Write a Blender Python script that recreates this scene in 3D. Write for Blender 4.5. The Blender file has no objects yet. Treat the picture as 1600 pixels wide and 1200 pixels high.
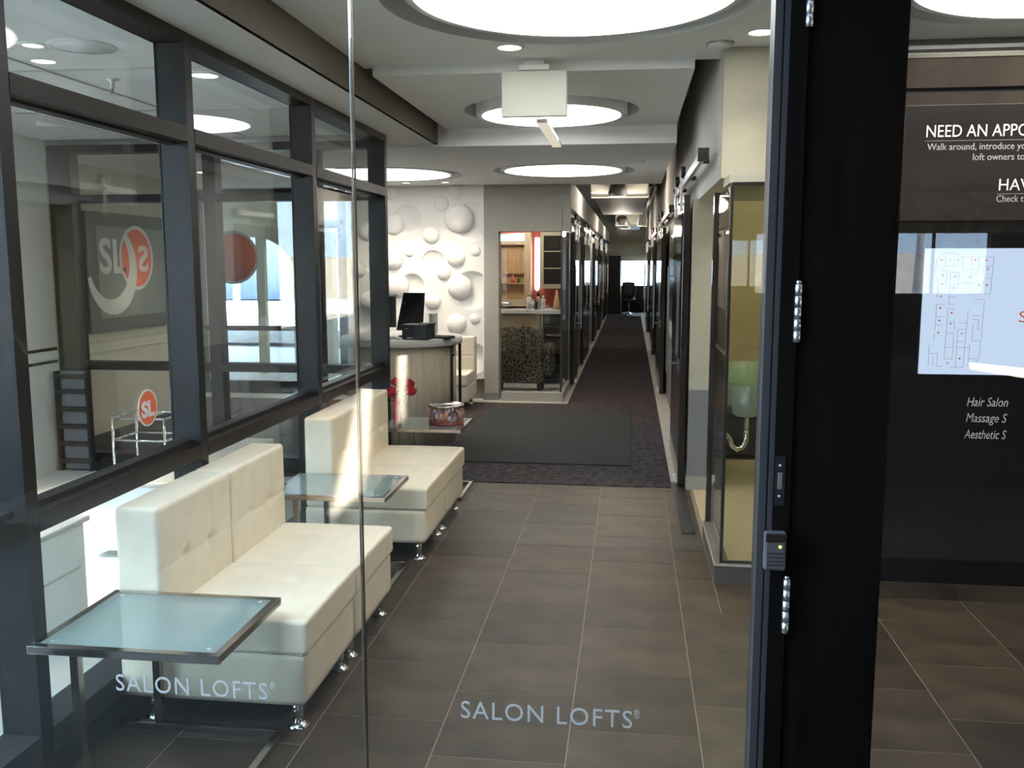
import bpy, bmesh, math, random
from mathutils import Vector, Matrix
R = math.radians
random.seed(7)
SC = bpy.context.scene
COL = SC.collection

# ------------------------------------------------------------------ camera, world, sun, exposure
cam_d = bpy.data.cameras.new('camera'); cam = bpy.data.objects.new('camera', cam_d); COL.objects.link(cam)
cam.location = (0, 0, 1.65); cam.rotation_euler = (R(90 - 7.48), 0, R(7.3))
cam_d.sensor_width = 36; cam_d.lens = 1440 / 1600 * 36; cam_d.clip_start = 0.05; cam_d.clip_end = 400
SC.camera = cam
SC.view_settings.view_transform = 'Standard'; SC.view_settings.look = 'None'
SC.view_settings.exposure = 0.42; SC.view_settings.gamma = 1; SC.view_settings.use_curve_mapping = False
SC.cycles.transparent_max_bounces = 32
w = bpy.data.worlds.new('world'); SC.world = w; w.use_nodes = True
bg = w.node_tree.nodes['Background']; bg.inputs[0].default_value = (0.58, 0.78, 1.0, 1); bg.inputs[1].default_value = 16.0
sun_d = bpy.data.lights.new('sun', 'SUN'); sun = bpy.data.objects.new('sun', sun_d); COL.objects.link(sun)
SUN_EL = R(30); SUN_H = Vector((-0.857, -0.514))           # horizontal travel of the sunlight: from ahead on the right
sun_dir = Vector((SUN_H.x * math.cos(SUN_EL), SUN_H.y * math.cos(SUN_EL), -math.sin(SUN_EL)))
sun.rotation_euler = sun_dir.to_track_quat('-Z', 'Y').to_euler(); sun.location = (10, 10, 20)
sun_d.energy = 330; sun_d.angle = R(0.6); sun_d.color = (1, 0.93, 0.82)

# ------------------------------------------------------------------ materials
MATS = {}
def nodes(name):
    m = bpy.data.materials.new(name); m.use_nodes = True
    nt = m.node_tree; b = nt.nodes['Principled BSDF']
    MATS[name] = m
    return m, nt, b
def mat(name, col, rough=.5, metal=0, var=.06, scale=6, bump=0, spec=.5, coat=0, stretch=(1, 1, 1), emit=None, es=0, rand=0):
    m, nt, b = nodes(name)
    b.inputs['Roughness'].default_value = rough; b.inputs['Metallic'].default_value = metal
    b.inputs['Specular IOR Level'].default_value = spec; b.inputs['Coat Weight'].default_value = coat
    N = nt.nodes.new; Lk = nt.links.new
    tc = N('ShaderNodeTexCoord'); mp = N('ShaderNodeMapping'); mp.inputs['Scale'].default_value = stretch
    Lk(tc.outputs['Object'], mp.inputs[0])
    nz = N('ShaderNodeTexNoise'); nz.inputs['Scale'].default_value = scale; nz.inputs['Detail'].default_value = 5
    Lk(mp.outputs[0], nz.inputs['Vector'])
    rp = N('ShaderNodeValToRGB')
    rp.color_ramp.elements[0].position = .3; rp.color_ramp.elements[1].position = .7
    rp.color_ramp.elements[0].color = tuple(max(0, c * (1 - var)) for c in col) + (1,)
    rp.color_ramp.elements[1].color = tuple(min(1, c * (1 + var)) for c in col) + (1,)
    Lk(nz.outputs['Fac'], rp.inputs[0])
    out = rp.outputs[0]
    if rand:
        oi = N('ShaderNodeObjectInfo'); hs = N('ShaderNodeHueSaturation'); mr = N('ShaderNodeMapRange')
        mr.inputs[3].default_value = 1 - rand; mr.inputs[4].default_value = 1 + rand
        Lk(oi.outputs['Random'], mr.inputs[0]); Lk(mr.outputs[0], hs.inputs['Value']); Lk(out, hs.inputs['Color']); out = hs.outputs[0]
    Lk(out, b.inputs['Base Color'])
    if bump:
        bp = N('ShaderNodeBump'); bp.inputs['Strength'].default_value = bump; bp.inputs['Distance'].default_value = .01
        Lk(nz.outputs['Fac'], bp.inputs['Height']); Lk(bp.outputs[0], b.inputs['Normal'])
    if emit:
        b.inputs['Emission Color'].default_value = emit + (1,); b.inputs['Emission Strength'].default_value = es
    return m
def emis(name, col, s):
    m, nt, b = nodes(name)
    e = nt.nodes.new('ShaderNodeEmission'); e.inputs[0].default_value = col + (1,); e.inputs[1].default_value = s
    nt.links.new(e.outputs[0], nt.nodes['Material Output'].inputs[0]); return m
def glass(name, tint=(.93, .97, .95), f0=.045, haze=0, hcol=(.8, .9, .9)):
    m, nt, b = nodes(name); nt.nodes.remove(b)
    N = nt.nodes.new; Lk = nt.links.new
    tr = N('ShaderNodeBsdfTransparent'); tr.inputs[0].default_value = tint + (1,)
    gl = N('ShaderNodeBsdfGlossy'); gl.inputs['Roughness'].default_value = 0.0; gl.inputs[0].default_value = (1, 1, 1, 1)
    lw = N('ShaderNodeLayerWeight'); lw.inputs[0].default_value = .5
    pw = N('ShaderNodeMath'); pw.operation = 'POWER'; pw.inputs[1].default_value = 5; Lk(lw.outputs['Facing'], pw.inputs[0])
    ml = N('ShaderNodeMath'); ml.operation = 'MULTIPLY_ADD'; ml.inputs[1].default_value = 1 - f0; ml.inputs[2].default_value = f0
    Lk(pw.outputs[0], ml.inputs[0])
    base = tr.outputs[0]
    if haze:
        df = N('ShaderNodeBsdfDiffuse'); df.inputs[0].default_value = hcol + (1,)
        tl = N('ShaderNodeBsdfTranslucent'); tl.inputs[0].default_value = hcol + (1,)
        mm = N('ShaderNodeMixShader'); mm.inputs[0].default_value = .5; Lk(df.outputs[0], mm.inputs[1]); Lk(tl.outputs[0], mm.inputs[2])
        mh = N('ShaderNodeMixShader'); mh.inputs[0].default_value = haze; Lk(base, mh.inputs[1]); Lk(mm.outputs[0], mh.inputs[2]); base = mh.outputs[0]
    mx = N('ShaderNodeMixShader'); Lk(ml.outputs[0], mx.inputs[0]); Lk(base, mx.inputs[1]); Lk(gl.outputs[0], mx.inputs[2])
    Lk(mx.outputs[0], nt.nodes['Material Output'].inputs[0]); return m

mat('tile', (.046, .0315, .0185), .45, var=.45, scale=3.6, bump=.05, spec=.25, stretch=(1, 1.6, 1), rand=.28)
mat('grout', (.22, .175, .13), .9)
mat('ceiling', (.84, .85, .84), .9, var=.02)
mat('soffit_white', (.80, .80, .78), .9, var=.02)
mat('soffit_dark', (.125, .115, .085), .85, var=.04)
mat('drum', (.80, .80, .80), .6, var=.02)
emis('lens', (1, .985, .95), 6.3)
emis('lens_warm', (1, .86, .66), 14)
emis('lens_cream', (1, .93, .75), 3.2)
mat('frame_dark', (.013, .013, .014), .4, var=.15, scale=12, spec=.25)
mat('frame_brown', (.013, .009, .008), .42, var=.15, scale=12, spec=.2)
mat('wood_black', (.0032, .0023, .002), .5, var=.4, scale=4, stretch=(8, 8, .6), spec=.08)
mat('steel_edge', (.035, .035, .038), .45, metal=.2, var=.05)
mat('steel', (.62, .62, .63), .28, metal=1, var=.06)
mat('chrome', (.78, .77, .76), .08, metal=1, var=.03)
mat('table_metal', (.50, .46, .42), .16, metal=1, var=.12, scale=5)
mat('leather', (.75, .67, .515), .42, var=.04, scale=14, bump=.12, spec=.45)
mat('stitch', (.55, .49, .38), .7)
mat('wall_cream', (.44, .42, .33), .85, var=.03)
mat('wall_grey', (.36, .34, .30), .85, var=.03)
mat('wall_pale', (.52, .52, .50), .85, var=.03)
mat('wainscot', (.20, .205, .215), .8, var=.04)
mat('wall_yellow', (.42, .36, .20), .8, var=.05)
mat('wall_white', (.78, .80, .78), .8, var=.02)
mat('wall_tan', (.52, .50, .40), .85, var=.04)
mat('wall_red', (.40, .075, .065), .8, var=.06)
mat('plaster', (.80, .77, .73), .75, var=.02)
mat('panel_black', (.007, .006, .0055), .05, var=.25, scale=3, stretch=(6, 6, .5), spec=.5)
mat('panel_brown', (.035, .027, .019), .6, metal=0, spec=.1, var=.25, scale=4)
mat('panel_sign', (.026, .021, .018), .16, var=.15, scale=2, spec=.4)
mat('black', (.010, .010, .011), .45, var=.1)
mat('black_gloss', (.012, .012, .014), .12, var=.1)
mat('text_white', (.72, .68, .68), .6, var=.02)
mat('text_grey', (.42, .38, .36), .6, var=.02)
mat('text_frost', (.23, .23, .225), .8, var=.03)
mat('door_dark', (.032, .024, .022), .16, var=.3, scale=4, stretch=(6, 6, .5), coat=.4)
mat('wood_pale', (.56, .46, .33), .5, var=.16, scale=5, stretch=(9, 9, .5))
mat('wood_tan', (.55, .36, .19), .5, var=.14, scale=5, stretch=(9, 9, .5))
mat('counter_top', (.68, .64, .56), .45, var=.05)
mat('counter_white', (.72, .76, .82), .4, var=.03)
mat('mat_green', (.017, .020, .019), .95, var=.2, scale=30)
mat('threshold', (.44, .39, .34), .6, var=.1)
mat('orange', (.72, .16, .075), .6, var=.06)
mat('logo_white', (.62, .62, .58), .6, var=.03)
mat('sign_field', (.20, .215, .18), .5, var=.04)
mat('sign_frame', (.075, .068, .058), .5, var=.1)
mat('red_rose', (.45, .012, .03), .6, var=.4, scale=40)
mat('leaf', (.06, .16, .035), .6, var=.3, scale=30)
mat('stem_grey', (.30, .30, .26), .7)
mat('snow', (.86, .88, .92), .8, var=.05, scale=1.2, bump=.4)
mat('asphalt', (.20, .21, .23), .9, var=.1)
mat('house_blue', (.06, .085, .13), .9, var=.06)
mat('bark', (.09, .075, .065), .9, var=.2)
mat('concrete', (.20, .18, .155), .8, var=.08, scale=2)
mat('stone', (.16, .14, .12), .9, var=.5, scale=5, bump=.6)
mat('back_wall', (.02, .016, .012), .8, var=.2)
mat('floor_pale', (.70, .70, .66), .5, var=.04)
mat('floor_tan', (.46, .38, .24), .4, var=.08)
mat('white_paint', (.80, .80, .79), .6, var=.02)
mat('paper', (.82, .80, .78), .7, var=.03)
mat('deck', (.10, .105, .09), .9, var=.1)
mat('duct', (.46, .46, .42), .6, var=.06)
mat('rubber_mat', (.22, .30, .48), .7, var=.06)
mat('red_light', (.5, .03, .03), .4)
mat('exit_white', (.66, .67, .60), .6, var=.02)
mat('bag_dark', (.02, .018, .018), .6, var=.3)
mat('label_blue', (.20, .30, .45), .5, var=.1)
mat('line_ink', (.16, .16, .18), .7)
glass('glass_front', (.985, .988, .985), .05)
glass('glass_window', (.955, .965, .96), .05)
glass('glass_room', (.88, .90, .86), .06)
glass('glass_frost', (.78, .87, .86), .06, haze=.55, hcol=(.52, .63, .62))
glass('glass_green', (.82, .92, .82), .06, haze=.3, hcol=(.50, .62, .46))
glass('glass_tinted', (.40, .41, .43), .05)
mat('curb_brown', (.10, .08, .065), .5, var=.06)
mat('tin_red', (.22, .045, .04), .4, var=.1)
glass('glass_clear', (.92, .95, .95), .06)
glass('glass_red', (.95, .25, .32), .06, haze=.4, hcol=(.85, .10, .20))
emis('reflection_glow', (1, .90, .72), .62)
emis('led_green', (.55, 1, .1), 4)
emis('tube', (1, .93, .86), 5)
emis('screen_light', (.60, .74, .95), .78)

def carpet_mat():
    m, nt, b = nodes('carpet'); N = nt.nodes.new; Lk = nt.links.new
    b.inputs['Roughness'].default_value = 1; b.inputs['Specular IOR Level'].default_value = .1
    tc = N('ShaderNodeTexCoord')
    n1 = N('ShaderNodeTexNoise'); n1.inputs['Scale'].default_value = 42; n1.inputs['Detail'].default_value = 6
    mp = N('ShaderNodeMapping'); mp.inputs['Scale'].default_value = (.5, 1.8, 1); Lk(tc.outputs['Object'], mp.inputs[0]); Lk(mp.outputs[0], n1.inputs['Vector'])
    r1 = N('ShaderNodeValToRGB'); r1.color_ramp.elements[0].position = .40; r1.color_ramp.elements[1].position = .66
    r1.color_ramp.elements[0].color = (.012, .010, .012, 1); r1.color_ramp.elements[1].color = (.125, .105, .10, 1); Lk(n1.outputs['Fac'], r1.inputs[0])
    # squares of slightly different dye lots, 0.9 m apart along the hall
    sp = N('ShaderNodeSeparateXYZ'); Lk(tc.outputs['Object'], sp.inputs[0])
    mu = N('ShaderNodeMath'); mu.operation = 'MULTIPLY'; mu.inputs[1].default_value = .42; Lk(sp.outputs[1], mu.inputs[0])
    fl = N('ShaderNodeMath'); fl.operation = 'FLOOR'; Lk(mu.outputs[0], fl.inputs[0])
    wn = N('ShaderNodeTexWhiteNoise'); wn.noise_dimensions = '1D'; Lk(fl.outputs[0], wn.inputs['W'])
    r2 = N('ShaderNodeValToRGB'); r2.color_ramp.interpolation = 'CONSTANT'
    e = r2.color_ramp.elements; e[0].color = (1.08, .93, .88, 1); e[1].position = .5; e[1].color = (.90, .97, 1.08, 1); Lk(wn.outputs['Value'], r2.inputs[0])
    mx = N('ShaderNodeMix'); mx.data_type = 'RGBA'; mx.blend_type = 'MULTIPLY'; mx.inputs[0].default_value = .7
    Lk(r1.outputs[0], mx.inputs[6]); Lk(r2.outputs[0], mx.inputs[7]); Lk(mx.outputs[2], b.inputs['Base Color'])
    bp = N('ShaderNodeBump'); bp.inputs['Strength'].default_value = .4; Lk(n1.outputs['Fac'], bp.inputs['Height']); Lk(bp.outputs[0], b.inputs['Normal'])
carpet_mat()
def leopard_mat():
    m, nt, b = nodes('leopard'); N = nt.nodes.new; Lk = nt.links.new
    b.inputs['Roughness'].default_value = .9
    tc = N('ShaderNodeTexCoord'); v = N('ShaderNodeTexVoronoi'); v.feature = 'DISTANCE_TO_EDGE'; v.inputs['Scale'].default_value = 21; Lk(tc.outputs['Object'], v.inputs['Vector'])
    r = N('ShaderNodeValToRGB'); e = r.color_ramp.elements
    e[0].position = .06; e[0].color = (.20, .16, .12, 1); e[1].position = .13; e[1].color = (.014, .010, .009, 1)
    Lk(v.outputs['Distance'], r.inputs[0]); Lk(r.outputs[0], b.inputs['Base Color'])
leopard_mat()
def tin_mat():
    m, nt, b = nodes('tin_print'); N = nt.nodes.new; Lk = nt.links.new
    b.inputs['Roughness'].default_value = .3
    tc = N('ShaderNodeTexCoord'); mp = N('ShaderNodeMapping'); mp.inputs['Scale'].default_value = (1, 1, .55); Lk(tc.outputs['Object'], mp.inputs[0])
    v = N('ShaderNodeTexVoronoi'); v.inputs['Scale'].default_value = 55; Lk(mp.outputs[0], v.inputs['Vector'])
    r = N('ShaderNodeValToRGB'); r.color_ramp.interpolation = 'CONSTANT'; e = r.color_ramp.elements
    e[0].color = (.05, .03, .05, 1); e[1].position = .22; e[1].color = (.42, .16, .10, 1)
    for p, c in ((.38, (.62, .55, .55)), (.52, (.10, .13, .25)), (.64, (.50, .28, .18)), (.78, (.30, .08, .08)), (.9, (.35, .45, .6))):
        x = e.new(p); x.color = c + (1,)
    sx = N('ShaderNodeSeparateColor'); Lk(v.outputs['Color'], sx.inputs[0]); Lk(sx.outputs[0], r.inputs[0]); Lk(r.outputs[0], b.inputs['Base Color'])
tin_mat()

# ------------------------------------------------------------------ mesh helpers
class MB:
    def __init__(s): s.v = []; s.f = []; s.smooth = set()
    def add(s, vs, fs, smooth=False):
        o = len(s.v); s.v += [tuple(v) for v in vs]
        for f in fs:
            if smooth: s.smooth.add(len(s.f))
            s.f.append(tuple(i + o for i in f))
        return s
    def box(s, x0, x1, y0, y1, z0, z1, b=0):
        if b <= 0:
            vs = [(x, y, z) for x in (x0, x1) for y in (y0, y1) for z in (z0, z1)]
            return s.add(vs, [(0, 1, 3, 2), (4, 6, 7, 5), (0, 4, 5, 1), (2, 3, 7, 6), (0, 2, 6, 4), (1, 5, 7, 3)])
        bm = bmesh.new(); bmesh.ops.create_cube(bm, size=1)
        for v in bm.verts: v.co = Vector(((x0 + x1) / 2 + v.co.x * (x1 - x0), (y0 + y1) / 2 + v.co.y * (y1 - y0), (z0 + z1) / 2 + v.co.z * (z1 - z0)))
        bmesh.ops.bevel(bm, geom=bm.edges[:], offset=b, segments=2, affect='EDGES', profile=.5)
        bm.verts.index_update()
        s.add([v.co[:] for v in bm.verts], [[v.index for v in f.verts] for f in bm.faces]); bm.free(); return s
    def bar(s, p, q, w, h=None):
        p, q = Vector(p), Vector(q); h = h or w; d = (q - p).normalized()
        up = Vector((0, 0, 1)) if abs(d.z) < .99 else Vector((1, 0, 0)); a = d.cross(up).normalized(); c = a.cross(d)
        vs = [e + a * i * w / 2 + c * j * h / 2 for e in (p, q) for i, j in ((-1, -1), (1, -1), (1, 1), (-1, 1))]
        return s.add(vs, [(3, 2, 1, 0), (4, 5, 6, 7), (0, 1, 5, 4), (1, 2, 6, 5), (2, 3, 7, 6), (3, 0, 4, 7)])
    def tube(s, pts, r, n=10):
        pts = [Vector(p) for p in pts]; rs = r if isinstance(r, (list, tuple)) else [r] * len(pts)
        vs = []; fs = []; a = None
        for i, p in enumerate(pts):
            d = (pts[min(i + 1, len(pts) - 1)] - pts[max(i - 1, 0)]).normalized()
            if a is None:
                a = d.cross(Vector((0, 0, 1)) if abs(d.z) < .95 else Vector((1, 0, 0))).normalized()
            else: a = (a - d * a.dot(d)).normalized()
            c = d.cross(a)
            vs += [p + (a * math.cos(2 * math.pi * k / n) + c * math.sin(2 * math.pi * k / n)) * rs[i] for k in range(n)]
        for i in range(len(pts) - 1):
            for k in range(n):
                fs.append((i * n + k, i * n + (k + 1) % n, (i + 1) * n + (k + 1) % n, (i + 1) * n + k))
        s.add(vs, fs, True)
        m = len(vs) - n
        s.f.append(tuple(len(s.v) - len(vs) + k for k in reversed(range(n)))); s.f.append(tuple(len(s.v) - len(vs) + m + k for k in range(n)))
        return s
    def lathe(s, prof, c=(0, 0, 0), n=32, a0=0, a1=2 * math.pi):
        full = abs(a1 - a0 - 2 * math.pi) < 1e-6; m = n if full else n + 1
        vs = []; fs = []
        for r, z in prof:
            for k in range(m):
                t = a0 + (a1 - a0) * k / n
                vs.append((c[0] + r * math.cos(t), c[1] + r * math.sin(t), c[2] + z))
        for i in range(len(prof) - 1):
            for k in range(n):
                k2 = (k + 1) % m
                fs.append((i * m + k, i * m + k2, (i + 1) * m + k2, (i + 1) * m + k))
        return s.add(vs, fs, True)
    def prism(s, poly, z0, z1):
        n = len(poly)
        vs = [(x, y, z0) for x, y in poly] + [(x, y, z1) for x, y in poly]
        return s.add(vs, [tuple(reversed(range(n))), tuple(range(n, 2 * n))] + [(i, (i + 1) % n, n + (i + 1) % n, n + i) for i in range(n)])
    def prism_y(s, poly, y0, y1):           # polygon in x, z
        n = len(poly)
        vs = [(x, y0, z) for x, z in poly] + [(x, y1, z) for x, z in poly]
        return s.add(vs, [tuple(range(n)), tuple(reversed(range(n, 2 * n)))] + [(i, n + i, n + (i + 1) % n, (i + 1) % n) for i in range(n)])
    def disc_x(s, c, r, x0, x1, n=48):
        poly = [(c[0] + r * math.cos(2 * math.pi * k / n), c[1] + r * math.sin(2 * math.pi * k / n)) for k in range(n)]
        vs = [(x0, y, z) for y, z in poly] + [(x1, y, z) for y, z in poly]
        return s.add(vs, [tuple(reversed(range(n))), tuple(range(n, 2 * n))] + [(i, (i + 1) % n, n + (i + 1) % n, n + i) for i in range(n)])
    def mesh(s, name, m):
        me = bpy.data.meshes.new(name); me.from_pydata(s.v, [], s.f)
        me.materials.append(MATS[m] if isinstance(m, str) else m)
        for i in s.smooth: me.polygons[i].use_smooth = True
        bm = bmesh.new(); bm.from_mesh(me); bmesh.ops.recalc_face_normals(bm, faces=bm.faces); bm.to_mesh(me); bm.free()
        me.update(); return me
    def build(s, name, m, parent=None, loc=None):
        return link(name, s.mesh(name, m), parent, loc)
def link(name, data, parent=None, loc=None):
    o = bpy.data.objects.new(name, data); COL.objects.link(o)
    if loc is not None: o.location = loc
    if parent is not None: o.parent = parent
    return o
def tag(o, label, cat, group=None, kind=None):
    o['label'] = label; o['category'] = cat
    if group: o['group'] = group
    if kind: o['kind'] = kind
    return o
def thing(name, label, cat, loc=(0, 0, 0), rz=0, group=None):
    o = link(name, None, None, loc); o.rotation_euler = (0, 0, rz); o.empty_display_size = .1
    return tag(o, label, cat, group)
def struct(o, label=None):
    o['kind'] = 'structure'
    if label: o['label'] = label
    return o
def copy_tree(o, parent=None):
    c = o.copy(); COL.objects.link(c); c.parent = parent
    for ch in list(o.children): copy_tree(ch, c)
    return c
def box(name, m, x0, x1, y0, y1, z0, z1, parent=None, b=0): return MB().box(x0, x1, y0, y1, z0, z1, b).build(name, m, parent)
def rbox(hx, hy, hz, r, n=14, fn=None):
    """rounded box with evenly divided faces; fn moves a vertex (cushion swell, tufts)"""
    bm = bmesh.new(); bmesh.ops.create_cube(bm, size=2); bmesh.ops.subdivide_edges(bm, edges=bm.edges[:], cuts=n, use_grid_fill=True)
    for v in bm.verts:
        p = Vector((v.co.x * hx, v.co.y * hy, v.co.z * hz))
        q = Vector((max(-hx + r, min(hx - r, p.x)), max(-hy + r, min(hy - r, p.y)), max(-hz + r, min(hz - r, p.z))))
        d = p - q
        if d.length > 1e-6: p = q + d.normalized() * r
        v.co = fn(p) if fn else p
    mb = MB(); bm.verts.index_update()
    mb.add([v.co[:] for v in bm.verts], [[v.index for v in f.verts] for f in bm.faces], True); bm.free(); return mb
def text(name, body, size, m, parent, loc, rot, width=None, spacing=1, shear=0, extrude=.0008, align='LEFT', flip=False, offset=0):
    c = bpy.data.curves.new(name, 'FONT'); c.body = body; c.size = size; c.extrude = extrude; c.space_character = spacing; c.shear = shear; c.align_x = align
    c.resolution_u = 3; c.offset = offset
    t = bpy.data.objects.new('tmp', c); COL.objects.link(t)
    me = bpy.data.meshes.new_from_object(t.evaluated_get(bpy.context.evaluated_depsgraph_get()))
    bpy.data.objects.remove(t); bpy.data.curves.remove(c)
    xs = [v.co.x for v in me.vertices]; k = width / (max(xs) - min(xs)) if width else 1
    for v in me.vertices: v.co.x *= k * (-1 if flip else 1)
    me.materials.clear(); me.materials.append(MATS[m]); me.name = name
    o = link(name, me, parent, loc); o.rotation_euler = rot; return o
FACE_CAM = (R(90), 0, 0); FACE_RIGHT = (R(90), 0, R(90))

# ------------------------------------------------------------------ floors
TX, TY = .455, .474
floor = struct(box('floor', 'grout', -1.98, 3.2, 2.0, 6.76, -.15, -.0012), 'dark slate look tile floor of the waiting area')
tile_cache = {}
def tile(x0, x1, y0, y1):
    g = .0022; key = (round(x1 - x0, 3), round(y1 - y0, 3))
    if key not in tile_cache:
        tile_cache[key] = MB().box(-(x1 - x0) / 2 + g, (x1 - x0) / 2 - g, -(y1 - y0) / 2 + g, (y1 - y0) / 2 - g, -.012, 0).mesh('tile', 'tile')
    link('tile', tile_cache[key], floor, ((x0 + x1) / 2, (y0 + y1) / 2, 0))
for k in range(-4, 7):
    xa, xb = max(-.19 + TX * k, -1.92), min(-.19 + TX * (k + 1), 3.18)
    off = {0: 4.05, -1: 4.29, 1: 4.29}.get(k, 4.05 if k % 2 == 0 else 4.30)
    ylist = [2.02] + [off + TY * j for j in range(-5, 7) if 2.06 < off + TY * j < 6.72] + [6.75]
    ylim = 4.62 if xa > 1.0 else (4.72 if xa > .45 else 6.75)
    for a, b in zip(ylist, ylist[1:]):
        if a >= ylim - .03: continue
        b = min(b, ylim)
        if k == 1 and b > 4.70:
            tile(xa, .453, a, b)
            if a < 4.66: tile(.453, xb, a, 4.70)
        else: tile(xa, xb, a, b)
struct(box('floor', 'floor_pale', -12, -1.93, 2.0, 6.85, -.15, -.002), 'pale floor of the glazed vestibule')
cp = MB(); cp.box(-6.6, -.66, 6.75, 10.72, -.1, .006); cp.box(-.66, .325, 6.75, 10.72, -.1, .006); cp.box(-.715, .325, 10.72, 31.5, -.1, .006)
tag(cp.build('carpet', 'carpet'), 'mottled charcoal carpet running down the hallway', 'carpet')
tag(box('door_mat', 'mat_green', -1.55, .02, 7.42, 10.25, .0065, .016, b=.004), 'plain dark green walk-off mat laid in the mottled carpet', 'mat')
struct(box('floor', 'threshold', -1.85, -.715, 10.72, 10.95, -.1, .008), 'pale threshold strip in front of the glazed salon room')
struct(box('floor', 'threshold', .325, .475, 6.9, 31.5, -.1, .010), 'pale wooden strip along the right hallway wall')
struct(box('floor', 'threshold', -.80, -.715, 10.95, 31.5, -.1, .008), 'pale wooden strip along the left hallway wall')
struct(box('floor', 'floor_tan', .475, 2.4, 4.74, 8.7, -.1, .004), 'tan floor of the washroom')
struct(box('floor', 'counter_white', -3.2, -.80, 10.95, 14.2, -.1, .006), 'pale floor inside the salon room')
struct(box('floor', 'asphalt', -12, 8.2, 2.0, 33, -.30, -.16), 'ground slab under the building')
# ground behind the camera (tiled porch)
struct(box('floor', 'concrete', -14, 14, -16, 2.0, -.15, -.004), 'pale paved porch floor outside the glass doors')

tag(box('reflection_mat', 'mat_green', -5.5, 5.0, -1.15, 1.9, -.0035, .008, b=.004), 'wide dark mat added behind the camera to darken the porch reflection', 'mat')  # unseen mat added so the porch floor reflects darker in the glass

# ------------------------------------------------------------------ ceilings with round recesses
def ceil_hole(mb, x0, x1, y0, y1, z, c, r, depth=.24, n=64):
    cx, cy = c
    angs = sorted([2 * math.pi * k / n for k in range(n)] + [math.atan2(y - cy, x - cx) % (2 * math.pi) for x in (x0, x1) for y in (y0, y1)])
    inn, out = [], []
    for a in angs:
        dx, dy = math.cos(a), math.sin(a); t = 1e9
        if dx > 1e-9: t = min(t, (x1 - cx) / dx)
        if dx < -1e-9: t = min(t, (x0 - cx) / dx)
        if dy > 1e-9: t = min(t, (y1 - cy) / dy)
        if dy < -1e-9: t = min(t, (y0 - cy) / dy)
        inn.append((cx + r * dx, cy + r * dy)); out.append((cx + t * dx, cy + t * dy))
    m = len(angs)
    vs = [(x, y, z) for x, y in out] + [(x, y, z) for x, y in inn] + [(x, y, z + depth) for x, y in inn] + [(x, y, z + depth) for x, y in out]
    fs = []
    for i in range(m):
        j = (i + 1) % m
        fs += [(i, j, m + j, m + i), (m + i, m + j, 2 * m + j, 2 * m + i), (3 * m + i, 3 * m + j, j, i)]
    fs.append(tuple(2 * m + i for i in range(m)))
    fs += [(2 * m + i, 2 * m + (i + 1) % m, 3 * m + (i + 1) % m, 3 * m + i) for i in range(m)]
    mb.add(vs, fs)
def disc_light(c, r, z, label, drop=0.0, h=.16):
    t = thing('ceiling_light', label, 'light', (c[0], c[1], z))
    MB().lathe([(r - .03, .004), (r, 0), (r + .012, .012), (r + .012, h), (0, h)], n=72).build('rim', 'drum', t)
    MB().lathe([(0, .002), (r - .03, .002), (r - .03, .02), (0, .02)], n=72).build('diffuser', 'lens', t)
    return t
ca = MB(); ceil_hole(ca, -1.53, .78, 2.05, 5.30, 2.75, (-.27, 4.05), .81); struct(ca.build('ceiling', 'ceiling'), 'white ceiling panel above the sofas with a round light recess')
ca = MB(); ceil_hole(ca, .78, 3.2, 2.05, 5.10, 2.75, (1.76, 3.93), .81); struct(ca.build('ceiling', 'ceiling'), 'white ceiling panel in front of the directory wall')
cb = MB(); ceil_hole(cb, -1.465, .325, 5.24, 7.95, 2.695, (-.565, 6.56), .605); struct(cb.build('ceiling', 'ceiling'), 'floating ceiling panel over the middle of the waiting area')
cc = MB(); ceil_hole(cc, -1.50, .33, 7.32, 11.0, 2.56, (-.68, 9.36), .70, .3); struct(cc.build('ceiling', 'ceiling'), 'low ceiling panel at the hallway entrance')
cc = MB(); ceil_hole(cc, -6.6, -1.50, 7.32, 11.0, 2.56, (-2.55, 9.55), .80, .3); struct(cc.build('ceiling', 'ceiling'), 'low ceiling over the reception desk')
disc_light((-.25, 4.0), .71, 2.745, 'large round glowing ceiling light above the sofas, cut off by the top of the picture')
disc_light((1.76, 3.93), .70, 2.745, 'round glowing ceiling light in front of the directory wall')
disc_light((-.565, 6.56), .51, 2.655, 'round drum ceiling light half hidden behind the white hanging sign')
disc_light((-.69, 9.38), .61, 2.555, 'round ceiling light nearest the hallway')
disc_light((-2.55, 9.55), .70, 2.555, 'round ceiling light above the reception desk')
struct(box('ceiling', 'soffit_white', -1.96, -1.53, 2.05, 7.40, 2.575, 2.70), 'white soffit strip along the top of the window wall')
struct(box('trim_1', 'soffit_dark', -1.55, -1.528, 2.05, 7.42, 2.575, 3.0), 'dark olive vertical face of the soffit')
struct(box('ceiling', 'deck', -12, 8, 2.05, 33, 3.35, 3.6), 'dark structural deck above the hanging ceilings')
struct(box('ceiling', 'soffit_white', -12, -1.93, 2.05, 6.85, 2.60, 2.75), 'white vestibule ceiling seen through the window wall')
for k, y in enumerate((5.9, 7.4, 8.3, 9.3, 10.6, 12.5, 15.0, 18, 21, 25)):
    struct(box('ceiling', 'soffit_dark' if k % 2 else 'duct', -.7, 3, y, y + .16, 3.10, 3.35), 'steel roof beam number %d from the front above the gap' % (k + 1))

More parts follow.
